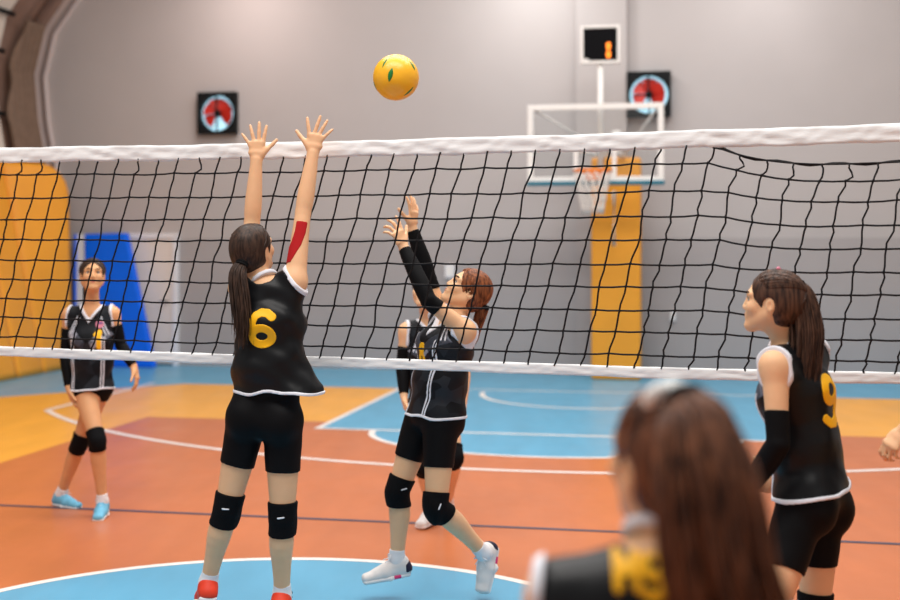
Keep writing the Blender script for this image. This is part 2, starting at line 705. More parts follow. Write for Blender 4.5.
def floor_build():
    g = Geo()
    names = ['floor_blue', 'floor_orange', 'floor_red', 'line_white', 'line_dark']

    def poly(pts, z, mi):
        g.add([W(u, v, z) for u, v in pts], [tuple(range(len(pts)))], mi)

    def rect(u0, v0, u1, v1, z, mi):
        poly([(u0, v0), (u1, v0), (u1, v1), (u0, v1)], z, mi)

    def band(path, w, z, mi):
        path = np.array(path, float)
        t = np.gradient(path, axis=0)
        t /= np.linalg.norm(t, axis=1, keepdims=True)
        nrm = np.stack([-t[:, 1], t[:, 0]], 1) * w / 2
        a, b = path - nrm, path + nrm
        vs = [W(u, v, z) for u, v in a] + [W(u, v, z) for u, v in b]
        n = len(path)
        g.add(vs, [(i, i + 1, n + i + 1, n + i) for i in range(n - 1)], mi)

    def arc(c, a, b, t0, t1, n=80):
        return [(c[0] + a * math.cos(t), c[1] + b * math.sin(t)) for t in np.linspace(t0, t1, n)]
    rect(-10.2, -4, 9, 17.1, 0, 0)
    poly([(-8.0, -3), (6.2, -3), (6.2, 14.66), (-6.2, 14.62), (-7.1, 13.6), (-7.8, 12.8), (-8.0, 12.3)], .001, 1)
    rect(-5.35, -2.2, 2.9, 11.7, .002, 2)
    rect(-3.45, 11.25, 0.95, 14.66, .003, 0)
    poly(arc((-1.25, 11.25), 1.65, 1.2, math.pi, 2 * math.pi), .003, 0)
    poly(arc((-1.79, 4.75), 1.8, 1.8, 0, 2 * math.pi, 128)[:-1], .003, 0)
    band(arc((-1.79, 4.75), 1.8, 1.8, 0, 2 * math.pi, 160), .055, .004, 3)
    band([(-3.45, 14.66), (-3.45, 11.27)], .06, .004, 3)
    band([(0.95, 14.66), (0.95, 11.27)], .06, .004, 3)
    band([(-3.48, 11.25), (0.98, 11.25)], .06, .0043, 3)
    band(arc((-1.25, 11.25), 1.65, 1.2, math.pi, 2 * math.pi), .06, .004, 3)
    band(arc((-1.15, 14.4), 1.25, 1.25, math.pi, 2 * math.pi), .06, .004, 3)
    band([(-3.4, 14.66), (0.9, 14.66)], .05, .0043, 3)
    a0 = math.acos(5.3 / 6.75)
    band([(-6.6, 14.6), (-6.6, 12.0)], .07, .004, 3)
    band(arc(RIMC, 6.75, 6.75, math.pi + a0 * 0.998, 2 * math.pi - a0, 140), .07, .0043, 3)
    band([(4.0, 14.6), (4.0, 12.0)], .07, .004, 3)
    band([(-5.35, 7.5), (2.9, 7.5)], .05, .004, 4)
    o = g.build('floor', [M[n] for n in names])
    struct(o, 'glossy painted court floor in red, orange and blue with white lines', 'floor')


floor_build()

# ------------------------------------------------------------------ back wall, pilaster, arched side
WV = 16.9
g = Geo()
zs = 1.82
g.box(W(-0.6, WV + .1, zs / 2), Uv * 9.6, Vv * .1, Zv * zs / 2, 1)
g.box(W(-0.6, WV + .1, (zs + 9.5) / 2), Uv * 9.6, Vv * .1, Zv * (9.5 - zs) / 2, 0)
struct(g.build('wall_back', [M['wall_up'], M['wall_low']]), 'pale grey end wall with a darker grey lower half', 'wall')
pl, pr_ = at_v(577, 100, WV), at_v(627, 100, WV)
pc = (pl + pr_) / 2
g = Geo()
hw_ = np.linalg.norm((pr_ - pl)[:2]) / 2
g.box(np.array([pc[0], pc[1], zs / 2]) - Vv * .06, Uv * hw_, Vv * .07, Zv * zs / 2, 1)
g.box(np.array([pc[0], pc[1], (zs + 9.5) / 2]) - Vv * .06, Uv * hw_, Vv * .07, Zv * (9.5 - zs) / 2, 0)
struct(g.build('trim_1', [M['wall_up'], M['wall_low']]), 'shallow grey pilaster on the end wall behind the hoop', 'pilaster')

PROF = np.array([(-8.70, 0), (-8.95, 1.2), (-9.25, 2.6), (-9.42, 3.5), (-9.48, 4.2), (-9.3, 4.9), (-8.92, 5.4), (-8.2, 6.2), (-7.0, 7.2), (-5.4, 8.0)])


def prof(z):
    return np.interp(z, PROF[:, 1], PROF[:, 0])


def prof_norm(z):
    du = prof(z + .15) - prof(z - .15 if z > .15 else 0)
    n = unit([0.3, -du])
    return n


def arch_sheet(name, material, z0, z1, v0, v1, off, thick, pleat=0.0, nv=2, nz=40, vtop=None):
    """sheet following the arched side; vtop(z) may move its far edge"""
    zz = np.linspace(z0, z1, nz)
    fr, bk = [], []
    for z in zz:
        n = prof_norm(z)
        va, vb = v0, v1
        if vtop:
            va, vb = vtop(z)
        for v in np.linspace(va, vb, nv):
            p = pleat * math.sin((v - v0) * 50)
            for lst, o in ((fr, off + p + thick), (bk, off + p)):
                lst.append(W(prof(z) + n[0] * o, v, z + n[1] * o))
    N = len(fr)
    fs = []
    for i in range(nz - 1):
        for j in range(nv - 1):
            a, b, c, d = i * nv + j, i * nv + j + 1, (i + 1) * nv + j + 1, (i + 1) * nv + j
            fs.append((a, d, c, b))
            fs.append((N + a, N + b, N + c, N + d))
    for i in range(nz - 1):
        for j in (0, nv - 1):
            a, d = i * nv + j, (i + 1) * nv + j
            fs.append((a, N + a, N + d, d) if j else (a, d, N + d, N + a))
    for j in range(nv - 1):
        for i in (0, nz - 1):
            a, b = i * nv + j, i * nv + j + 1
            fs.append((a, b, N + b, N + a) if i == 0 else (a, N + a, N + b, b))
    return build(name, fr + bk, fs, material, smooth=True)


struct(arch_sheet('wall_left', M['shell'], 0, 7.9, 7.0, 16.9, -.12, .1, nz=60), 'brown arched side of the hall curving overhead', 'wall')
struct(arch_sheet('trim_2', M['shell_trim'], 2.6, 7.6, 16.78, 16.9, 0.0, .16, nz=60), 'pale curved trim where the arch meets the end wall', 'trim')
struct(arch_sheet('trim_3', M['shell'], 2.6, 7.6, 16.25, 16.6, 0.0, .12, nz=60), 'brown arch rib just inside the end wall', 'rib')
cu = arch_sheet('curtain', M['curtain'], 2.86, 4.95, 15.7, 16.5, .15, .012, pleat=.035, nv=120, nz=24,
                vtop=lambda z: (15.75 + .25 * max(0, (z - 3.3) / 1.65), 16.52))
tag(cu, 'brown pleated netting curtain hanging on the arch above the orange wall pads', 'curtain')
wn = arch_sheet('window_1', M['window_light'], 2.95, 5.3, 12.5, 15.7, 0.03, .02, nz=24)
struct(wn, 'pale translucent panel window in the arched side, far left', 'window')
for zb in (3.52, 4.42, 4.95):
    gb = Geo()
    n = prof_norm(zb)
    gb.tube([W(prof(zb) + n[0] * .09, v, zb + n[1] * .09) for v in (12.5, 14, 15.75)], .035, 8)
    b = gb.build('window_bar', M['black_plastic'], wn, smooth=True)


def pad_panel(v0, v1, label, corner=0.0):
    zt = 2.86
    nz, nv = 30, 16
    fr = []
    vs_ = np.linspace(v0 + .006, v1 - .006, nv)
    for i in range(nz):
        for v in vs_:
            top = zt
            if corner and v > v1 - corner:
                s = (v - (v1 - corner)) / corner
                top = zt - corner * 1.5 * (1 - math.sqrt(max(0, 1 - s * s)))
            z = top * i / (nz - 1)
            e = min(v - v0, v1 - v, z + .02, top - z + .02)
            th = .03 * max(0, 1 - e / .06) ** 2
            lean = .02 + .20 * min(1, max(0, (16.3 - v) / .8))
            fr.append((-8.57 - lean * z - th, v, z, z))
    N = len(fr)
    vs = [W(*p[:3]) for p in fr] + [W(prof(p[3]) - .005, p[1], p[3]) for p in fr]
    fs = []
    for i in range(nz - 1):
        for j in range(nv - 1):
            a, b, c, d = i * nv + j, i * nv + j + 1, (i + 1) * nv + j + 1, (i + 1) * nv + j
            fs += [(a, d, c, b), (N + a, N + b, N + c, N + d)]
    for i in range(nz - 1):
        a, d = i * nv, (i + 1) * nv
        fs.append((a, N + a, N + d, d))
        a, d = i * nv + nv - 1, (i + 1) * nv + nv - 1
        fs.append((a, d, N + d, N + a))
    for j in range(nv - 1):
        a, b = j, j + 1
        fs.append((a, b, N + b, N + a))
        a, b = (nz - 1) * nv + j, (nz - 1) * nv + j + 1
        fs.append((a, N + a, N + b, b))
    o = build('wall_pad', vs, fs, M['orange_pad'], smooth=True)
    tag(o, label, 'wall pad', 'orange pads along the arched side')


pad_panel(15.5, 16.3, 'orange wall pad with rounded top corner, right beside the blue mat', .35)
pad_panel(14.85, 15.5, 'orange wall pad second from the blue mat')
pad_panel(13.6, 14.85, 'orange wall pad at the far left edge of the photo')

# door in the end wall
g = Geo()
a, b = at_v(125, 300, WV), at_v(178, 300, WV)
c = (a + b) / 2
hw_ = np.linalg.norm((b - a)[:2]) / 2
zt = at_v(150, 236, WV)[2]
g.box(np.array([c[0], c[1], zt / 2]) - Vv * .02, Uv * (hw_ - .05), Vv * .03, Zv * (zt / 2 - .03), 0, .008)
door = g.build('door_1', M['door'])
struct(door, 'low cream door in the end wall beside the blue mat', 'door')
g = Geo()
for s in (-1, 1):
    g.box(np.array([c[0], c[1], zt / 2]) + Uv * s * (hw_ - .02) - Vv * .03, Uv * .035, Vv * .045, Zv * zt / 2, 0, .006)
g.box(np.array([c[0], c[1], zt]) - Vv * .03, Uv * (hw_ + .015), Vv * .045, Zv * .035, 0, .006)
g.build('door_frame', M['white_vinyl'], door)
g = Geo()
hp = np.array([c[0], c[1], .92]) + Uv * (hw_ - .13) - Vv * .05
g.tube([hp, hp - Vv * .05, hp - Vv * .055 - Uv * .1], .011, 8)
g.build('door_handle', M['black_plastic'], door, smooth=True)

# blue mat leaning beside the door
tl, tr = at_v(84, 234, 16.62), at_v(125, 233, 16.62)
bl, br = at_v(84, 365, 16.45), at_v(153, 366, 16.45)
bl[2] = br[2] = 0.004
base = np.array([*((bl + br) / 2)[:2], 0])
mt = thing('gym_mat', 'blue vinyl gym mat leaning upright against the end wall beside the cream door', 'mat', base)
g = Geo()
g.poly_prism([bl, br, tr, tl], Vv * .14)
o = g.build('mat_panel', M['blue'], mt, base)
bev = o.modifiers.new('bevel', 'BEVEL')
bev.width = .02
bev.segments = 3
g = Geo()
g.poly_prism([bl - Uv * .13 + Vv * .02, bl - Uv * .006 + Vv * .02, tl - Uv * .006 + Vv * .02, tl - Uv * .12 + Vv * .02], Vv * .12)
o = g.build('side_panel', M['white_vinyl'], mt, base)
o['label'] = 'white side panel'
g = Geo()
g.poly_prism([bl - Uv * .165, bl - Uv * .136, tl - Uv * .126, tl - Uv * .155], Vv * .14)
g.build('mat_edge', M['blue'], mt, base)


# wall sockets
def socket(px, py, w, h, label):
    p = at_v(px, py, WV)
    t = thing('wall_socket', label, 'socket', p)
    g = Geo()
    g.box(p - Vv * .02, Uv * w / 2, Vv * .022, Zv * h / 2, 0, .006)
    g.build('cover', M['white_vinyl'], t, p)
    g = Geo()
    g.box(p - Vv * .043, Uv * w * .3, Vv * .002, Zv * h * .3)
    g.build('outlet', M['white_metal'], t, p)


socket(673, 316, .07, .13, 'small white socket low on the grey wall right of the orange padded post')
socket(450, 271, .13, .19, 'white socket box on the grey wall beyond the jumping red-haired player')


# ------------------------------------------------------------------ exhaust fans
def fan(x0, y0, x1, y1, rot, label, vplane=WV):
    c = at_v((x0 + x1) / 2, (y0 + y1) / 2, vplane)
    hw = np.linalg.norm((at_v(x1, y0, vplane) - at_v(x0, y0, vplane))[:2]) / 2
    hh = (at_v(x0, y0, vplane)[2] - at_v(x0, y1, vplane)[2]) / 2
    t = thing('exhaust_fan', label, 'fan', c)
    R = min(hw, hh) * .88
    # square housing with a round opening
    n = 48
    g = Geo()
    ang = [2 * math.pi * i / n for i in range(n)]

    def sq(a_):
        k = 1 / max(abs(math.cos(a_)), abs(math.sin(a_)))
        return math.cos(a_) * k * hw, math.sin(a_) * k * hh
    vs = []
    for dep in (-.12, 0.0):
        for a_ in ang:
            x, z = sq(a_)
            vs.append(c + Uv * x + Zv * z + Vv * dep)
        for a_ in ang:
            vs.append(c + Uv * R * math.cos(a_) + Zv * R * math.sin(a_) + Vv * dep)
    fs = []
    for i in range(n):
        j = (i + 1) % n
        fs += [(i, j, n + j, n + i), (2 * n + i, 3 * n + i, 3 * n + j, 2 * n + j), (i, 2 * n + i, 2 * n + j, j), (n + i, n + j, 3 * n + j, 3 * n + i)]
    g.add(vs, fs)
    g.build('housing', M['black_plastic'], t, c)
    g = Geo()
    vs = [c - Vv * .004] + [c + Uv * R * .99 * math.cos(a_) + Zv * R * .99 * math.sin(a_) - Vv * .004 for a_ in ang]
    vs2 = [p + Vv * .003 for p in vs]
    g.add(vs + vs2, [(0, 1 + i, 1 + (i + 1) % n) for i in range(n)] + [(n + 1, n + 2 + (i + 1) % n, n + 2 + i) for i in range(n)])
    o = g.build('opening', M['daylight'], t, c)
    o['label'] = 'bright opening to the daylight outside'
    # blades
    cols = 6
    for b_ in range(cols):
        a0 = rot + 2 * math.pi * b_ / cols
        if b_ == 4:
            continue
        g = Geo()
        rows = []
        for i in range(9):
            r = R * (.14 + .70 * i / 8)
            w = .49 + .04 * math.sin(i / 8 * math.pi)
            for s in range(7):
                q = (s / 6 - .5) * 2 * w
                a_ = a0 + q + .12 * (i / 8)
                rows.append(c + Uv * r * math.cos(a_) + Zv * r * math.sin(a_) - Vv * (.045 + .022 * q / w))
        N = len(rows)
        rows2 = [p - Vv * .006 for p in rows]
        fs = []
        for i in range(8):
            for s in range(6):
                A, B, C_, D_ = i * 7 + s, i * 7 + s + 1, (i + 1) * 7 + s + 1, (i + 1) * 7 + s
                fs += [(A, B, C_, D_), (N + A, N + D_, N + C_, N + B)]
        for i in range(8):
            fs += [(i * 7, (i + 1) * 7, N + (i + 1) * 7, N + i * 7), (i * 7 + 6, N + i * 7 + 6, N + (i + 1) * 7 + 6, (i + 1) * 7 + 6)]
        for s in range(6):
            fs += [(s, N + s, N + s + 1, s + 1), (56 + s, 57 + s, N + 57 + s, N + 56 + s)]
        g.add(rows + rows2, fs)
        g.build('blade', M['fan_red'], t, c, smooth=False)
    g = Geo()
    g.tube([c - Vv * .02, c - Vv * .03, c - Vv * .085, c - Vv * .09], [R * .16, R * .2, R * .19, R * .12], 20)
    g.build('hub', M['black_plastic'], t, c, smooth=True)
    g = Geo()
    for a_ in (math.pi / 2 + .03, -math.pi / 2 + .03):
        e = c + Uv * R * math.cos(a_) + Zv * R * math.sin(a_) - Vv * .1
        g.tube([c - Vv * .1, e], .014, 6)
    g.build('motor_bracket', M['black_plastic'], t, c)


fan(200, 93, 238.5, 134.5, .55, 'square black wall fan with red blades at left, above the blocking player')
fan(627, 72.5, 671, 117.5, .35, 'square black wall fan with red blades behind the basketball backboard', 16.86)

# ------------------------------------------------------------------ basketball stand
DB = 15.3                       # distance of the backboard
bc = at(595, 143, DB)
pole_c = at(616, 380, 16.0)
base = np.array([pole_c[0], pole_c[1], 0]) + Vv * .12
hoop = thing('basketball_hoop', 'white framed clear basketball backboard with orange rim on an orange padded post', 'basketball hoop', base)
BW, BH = .83, .48
g = Geo()
t_ = .035
for s in (-1, 1):
    g.box(bc + Uv * s * (BW - t_) + Vv * .02, Uv * t_, Vv * .03, Zv * BH, 0, .006)
    g.box(bc + Zv * s * (BH - t_) + Vv * .02, Uv * (BW - 2 * t_), Vv * .03, Zv * t_, 0, .006)
g.build('backboard_frame', M['white_metal'], hoop, base)
g = Geo()
g.box(bc, Uv * (BW - .02), Vv * .006, Zv * (BH - .02))
g.build('backboard_pane', M['glass'], hoop, base)
g = Geo()
tz0 = bc[2] - BH + .06
for s in (-1, 1):
    g.box(np.array([bc[0], bc[1], tz0 + .22]) + Uv * s * .235 - Vv * .009, Uv * .025, Vv * .003, Zv * .22)
for z in (tz0 + .025, tz0 + .415):
    g.box(np.array([bc[0], bc[1], z]) - Vv * .009, Uv * .21, Vv * .003, Zv * .025)
o = g.build('target_square', M['white_metal'], hoop, base)
g = Geo()
g.box(bc - Zv * (BH + .012), Uv * (BW + .01), Vv * .045, Zv * .026, 0, .012)
g.build('edge_padding', M['teal'], hoop, base)
rz = at(590, 170.5, 14.95)[2]
rc = bc - Vv * .36
rc[2] = rz
g = Geo()
ang = np.linspace(0, 2 * math.pi, 48, endpoint=False)
g.tube([rc + Uv * .225 * math.cos(a_) + Vv * .225 * math.sin(a_) for a_ in ang], .014, 8, closed=True)
g.box(rc + Vv * .29 - Zv * .05, Uv * .09, Vv * .065, Zv * .06, 0, .01)
g.tube([rc + Vv * .24 - Uv * .1 - Zv * .02, rc + Vv * .0 - Uv * .22], .009, 6)
g.tube([rc + Vv * .24 + Uv * .1 - Zv * .02, rc + Vv * .0 + Uv * .22], .009, 6)
rim = g.build('rim', M['rim'], hoop, base, smooth=True)
g = Geo()
nst = 14
for s in (-1, 1):
    for i in range(nst):
        pts = []
        for k in range(8):
            q = k / 7
            r = .222 - .10 * q ** .8
            a_ = 2 * math.pi * (i + s * q * 2.0) / nst
            pts.append(rc + Uv * r * math.cos(a_) + Vv * r * math.sin(a_) - Zv * (.02 + .5 * q))
        g.tube(pts, .0075, 5)
g.build('hoop_net', M['white_cord'], hoop, base, smooth=True)
# padded post, arms, mast
g = Geo()
pw = .315
g.box(np.array([pole_c[0], pole_c[1], 1.425]) + Vv * .12, Uv * pw, Vv * .16, Zv * 1.42, 0, .04)
g.build('post_padding', M['orange_pad'], hoop, base, smooth=False)
g = Geo()
for s in (-1, 1):
    g.tube([bc + Uv * s * .2 + Vv * .05 - Zv * .1, np.array([pole_c[0], pole_c[1], 2.86]) + Uv * s * .1 + Vv * .1], .03, 8)
    g.tube([bc + Uv * s * .75 + Vv * .05 + Zv * .42, np.array([pole_c[0], pole_c[1], 2.9]) + Uv * s * .1 + Vv * .1], .016, 8)
pp = np.array([pole_c[0], pole_c[1], 0]) + Vv * .12
g.tube([pp + Zv * 2.8, pp + Zv * 3.2], .06, 12)
g.build('support_arm', M['white_metal'], hoop, base, smooth=True)
g = Geo()
k0 = at(614, 192, 15.72)
k1 = at(614, 246, 15.72)
g.tube([k0 + Vv * .1, k0, k1], .025, 10)
g.build('crank_handle', M['white_metal'], hoop, base, smooth=True)

# shot clock on its mast
sc_ = at(600.5, 45, 15.45)
base = np.array([sc_[0], sc_[1], at(600, 135, 15.45)[2]])
clk = thing('shot_clock', 'black shot clock in a white case on a white mast above the backboard', 'shot clock', base)
hw, hh = 19.5 / FPX * 15.45, 19 / FPX * 15.45
g = Geo()
for s in (-1, 1):
    g.box(sc_ + Uv * s * (hw - .017), Uv * .017, Vv * .06, Zv * hh, 0, .005)
    g.box(sc_ + Zv * s * (hh - .017), Uv * (hw - .034), Vv * .06, Zv * .017, 0, .005)
g.box(sc_ + Vv * .05, Uv * (hw - .03), Vv * .01, Zv * (hh - .03))
case = g.build('case', M['white_metal'], clk, base)
g = Geo()
g.box(sc_ - Vv * .02, Uv * (hw - .034), Vv * .03, Zv * (hh - .034))
scr = g.build('screen', M['screen'], clk, base)
for k, (y0, y1) in enumerate(((43.2, 50.4), (51.6, 58.8))):
    g = Geo()
    p0 = sc_ + Uv * (8.2 / FPX * 15.45) + Zv * (45 - y0) / FPX * 15.45
    p1 = sc_ + Uv * (8.2 / FPX * 15.45) + Zv * (45 - y1) / FPX * 15.45
    dd = -Vv * .051
    w_ = .026
    g.poly_prism([p0 - Uv * w_ * .5 + dd, p0 + Uv * w_ * .5 + dd, p0 + Uv * w_ - Zv * .02 + dd, p1 + Uv * w_ + Zv * .02 + dd, p1 + Uv * w_ * .5 + dd,
                  p1 - Uv * w_ * .5 + dd, p1 - Uv * w_ + Zv * .02 + dd, p0 - Uv * w_ - Zv * .02 + dd][::-1], -Vv * .004)
    o = g.build('digit_segment', M['led'], scr)
    o.parent = scr
    o.data.transform(__import__('mathutils').Matrix.Translation(tuple(-base)))
    o['label'] = 'lit orange digit segment'
g = Geo()
lp = sc_ - Uv * (14 / FPX * 15.45) - Zv * (15 / FPX * 15.45) - Vv * .051
g.box(lp, Uv * .03, Vv * .002, Zv * .012)
o = g.build('maker_mark', M['white_metal'], scr)
o.data.transform(__import__('mathutils').Matrix.Translation(tuple(-base)))
g = Geo()
m0 = np.array([sc_[0], sc_[1], sc_[2] - hh])
m1 = at(600, 178, 15.45)
m1[0], m1[1] = m0[0], m0[1]
g.tube([m0, m1], .034, 12)
g.build('mast', M['white_metal'], clk, base, smooth=True)

# ------------------------------------------------------------------ volleyball net
NETX0, NETX1 = -3.6, 3.0


def net_d(X):
    return 5.352 - .3 * X


def net_px(X):
    return CX + FPX * X / net_d(X)


_tx = [-600, 0, 150, 300, 450, 600, 750, 900, 1600]
_top = [155, 147.5, 145.5, 142, 138, 133.5, 128.5, 123.5, 98]
_bot = [330, 356, 361.5, 366.5, 371, 376.5, 381, 384, 402]


def zpix(X, ys):
    px = net_px(X)
    return CAM_H - (np.interp(px, _tx, ys) - HZ) / FPX * net_d(X)


def nz_(x, s):
    return math.sin(x * 7.3 + s) + .6 * math.sin(x * 17.9 + 2.1 * s) + .45 * math.sin(x * 41.3 + 3.3 * s)


TOPH, BOTH = .072, .046
NN = unit([.3, 1, 0])
net_base = np.array([0, net_d(0), 0])
net = thing('volleyball_net', 'black mesh volleyball net with white top and bottom tapes stretched across the court', 'net', net_base)


def tape_strip(name, ztop_f, h, wr, seed, material):
    xs = np.arange(NETX0, NETX1, .016)
    nr = 7
    loop = []
    for X in xs:
        zt = ztop_f(X) + wr * .35 * nz_(X, seed)
        zb = ztop_f(X) - h + wr * .5 * nz_(X * 1.3, seed + 4)
        ring = []
        for side in (-1, 1):
            rows = range(nr) if side < 0 else range(nr - 1, -1, -1)
            for r in rows:
                q = r / (nr - 1)
                z = zb + (zt - zb) * q
                crumple = wr * (.55 * math.sin(X * 23 + q * 5 + seed + 2.2 * math.sin(X * 9 + q * 3)) + .4 * math.sin(X * 57 - q * 9 + 1.7 * math.sin(X * 31)) + .35 * math.sin(q * 11 + X * 13))
                th = .005 if 0 < r < nr - 1 else .003
                ring.append(np.array([X, net_d(X), z]) + NN * (side * th + crumple))
        loop.append(ring)
    n = 2 * nr
    vs = [p for r in loop for p in r]
    fs = []
    for i in range(len(xs) - 1):
        for j in range(n):
            j2 = (j + 1) % n
            fs.append((i * n + j, (i + 1) * n + j, (i + 1) * n + j2, i * n + j2))
    fs += [tuple(range(n)), tuple((len(xs) - 1) * n + j for j in range(n))[::-1]]
    return build(name, vs, fs, material, net, True, net_base)


tape_strip('top_tape', lambda X: zpix(X, _top), TOPH, .0042, 1.0, M['tape'])
tape_strip('bottom_tape', lambda X: zpix(X, _bot) + BOTH, BOTH, .0022, 5.0, M['tape'])

ROWF = [.08, .20, .315, .422, .531, .632, .737, .836, .938]
XS0 = net_d(0) * 0  # lateral origin
X_SAG = (718 - CX) / FPX * 5.03


def sag(X):
    """drop of the loose head rope, right of the place where it left the tape"""
    if X < X_SAG:
        return 0.0
    q = (X - X_SAG)
    return .09 * (1 - math.exp(-q * 5.5)) * max(.35, 1 - .42 * max(0, q - .35))


def node(col_x, j, jit=True):
    """j = -1 is the top attachment, 0..8 the rows, 9 the bottom attachment"""
    lean = np.interp(net_px(col_x), [0, 550, 780, 900], [.275, .265, .20, .16])
    fr = 0.0 if j < 0 else (1.0 if j > 8 else ROWF[j])
    X = col_x + .10 - lean * .88 * fr
    zt = zpix(X, _top) - TOPH + .012
    zb = zpix(X, _bot) + BOTH - .008
    s = sag(X) * [1.0, 1.08, .72, .61, .51, .42, .37, .33, .23, .09, 0][j + 1]
    if j == -1 and s > 0:
        zt -= .012
    z = zt + (zb - zt) * fr - s
    if jit and 0 <= j <= 8:
        r = random.Random(int(col_x * 1000) * 31 + j)
        X += r.uniform(-.008, .008)
        z += r.uniform(-.0035, .0035)
    return np.array([X, net_d(X), z]) - NN * .002


g = Geo()
cols = np.arange(NETX0 + .06, NETX1 - .1, .1)
nodes = [[node(cx_, j) for j in range(-1, 10)] for cx_ in cols]
CR = .0041
for ci, col in enumerate(nodes):
    pts = []
    r = random.Random(ci * 77)
    for k in range(len(col) - 1):
        a, b = col[k], col[k + 1]
        wav = .0022 if net_px(a[0]) < 640 else .006
        bow = 0.0
        if k == 0 and (r.random() < .2 or net_px(a[0]) > 735):
            bow = .024 * r.uniform(.3, 1.1)
        pts.append(a)
        sgn = r.choice((-1, 1)) if k == 0 else 1
        for q in (.25, .5, .75):
            p = a + (b - a) * q
            p[0] += wav * math.sin(q * 2 * math.pi) * (1 if (k + ci) % 2 else -.3) + bow * math.sin(q * q * math.pi)
            p = p + NN * r.uniform(-.002, .002)
            pts.append(p)
    pts.append(col[-1])
    g.tube(pts, CR, 5)
for j in range(1, 10):
    pts = []
    for ci in range(len(nodes)):
        a = nodes[ci][j]
        pts.append(a)
        if ci + 1 < len(nodes):
            b = nodes[ci + 1][j]
            m_ = (a + b) / 2
            m_[2] -= .002
            pts.append(m_)
    g.tube(pts, CR, 5)
for ci, col in enumerate(nodes):   # knots
    for j in range(1, 10):
        p = col[j]
        g.tube([p - Zv * .007, p - Zv * .003, p + Zv * .003, p + Zv * .007], [.002, .0055, .0055, .002], 6)
g.build('mesh', M['cord'], net, net_base, smooth=True)
g = Geo()
for off in (0, .006):
    pts = []
    for X in np.arange(X_SAG - .02, NETX1 - .1, .04):
        z = zpix(X, _top) - TOPH - sag(X) + off * math.sin(X * 30)
        pts.append(np.array([X, net_d(X), z]) + NN * off)
    g.tube(pts, .0042, 6)
g.build('head_rope', M['cord'], net, net_base, smooth=True)


# ------------------------------------------------------------------ ball
def ball():
    d = 5.7
    c = at(396, 77.5, d)
    R = 23.0 / FPX * d
    t = thing('volleyball', 'yellow volleyball with green marks in the air above the net', 'ball', c)
    bm = bmesh.new()
    bmesh.ops.create_icosphere(bm, subdivisions=5, radius=1)
    vs = np.array([v.co[:] for v in bm.verts])
    fs = [[v.index for v in f.verts] for f in bm.faces]
    bm.free()
    # panel seams: three great circles of grooves and offset bands
    rot = np.array([[.82, .35, -.45], [-.2, .92, .34], [.53, -.19, .826]])
    q = vs @ rot.T
    gro = np.zeros(len(vs))
    for a_ in range(3):
        for off in (-.33, .33):
            gro = np.maximum(gro, np.exp(-((q[:, a_] - off) / .018) ** 2) * (np.abs(q[:, (a_ + 1) % 3]) < .75))
    vs = vs * (R * (1 - .012 * gro))[:, None] + c
    build('shell', vs, fs, M['ball'], t, True, c)

    def mark(px, py, ang, L, w):
        """lens shaped printed mark curved on the ball"""
        x, z = (px - 396) / 23.0, -(py - 77.5) / 23.0
        y = -math.sqrt(max(0.02, 1 - x * x - z * z))
        n = unit([x, y, z])
        e1 = unit(np.cross([0, 1, 0], n)) if abs(n[1]) < .99 else np.array([1.0, 0, 0])
        right = unit(np.array([1.0, 0, 0]) - n * n[0])
        upv = np.cross(n, right) * -1
        if upv[2] < 0:
            upv = -upv
        d1 = right * math.cos(ang) + upv * math.sin(ang)
        d2 = np.cross(n, d1)
        vs, fs = [], []
        K = 12
        for i in range(K + 1):
            s = i / K * 2 - 1
            ww = w * (1 - s * s) + .004
            for k in (-1, 0, 1):
                p = n + d1 * s * L + d2 * k * ww
                vs.append(c + unit(p) * R * 1.006)
        for i in range(K):
            for k in range(2):
                fs.append((i * 3 + k, i * 3 + k + 1, i * 3 + k + 4, i * 3 + k + 3))
        m = build('printed_mark', vs, fs, M['ball_mark'], t, True, c)
        so = m.modifiers.new('solid', 'SOLIDIFY')
        so.thickness = .0012
        so.offset = 1
    mark(391.5, 77.8, math.radians(76), .32, .10)
    mark(385.5, 65.0, math.radians(62), .26, .05)
    mark(413, 67, math.radians(-42), .24, .07)
    mark(409.5, 93, math.radians(26), .30, .06)
    mark(375, 86.5, math.radians(-44), .2, .07)


ball()
#PART3
# ------------------------------------------------------------------ people
GLYPH = {}


def _ring(cx, cz, rx, rz, t0=0.0, t1=2 * math.pi, n=28):
    return [(cx + rx * math.cos(t), cz + rz * math.sin(t)) for t in np.linspace(t0, t1, n)]


GLYPH['6'] = [_ring(0, -.2, .185, .21), [(.19, .30), (.10, .40), (-.02, .41), (-.12, .33), (-.17, .18), (-.185, .0), (-.185, -.2)]]
GLYPH['9'] = [[(-x, -z) for x, z in p] for p in GLYPH['6']]
GLYPH['8'] = [_ring(0, .2, .16, .19), _ring(0, -.2, .19, .21)]
GLYPH['1'] = [[(-.13, .26), (.04, .40), (.04, -.42)]]
GLYPH['M'] = [[(-.24, -.41), (-.24, .40), (0, -.02), (.24, .40), (.24, -.41)]]


def glyph_sdf(ch, size, hw, x0=0.0, wide=1.0):
    return strokes([[(x0 + x * size * wide, z * size) for x, z in p] for p in GLYPH[ch]], hw)


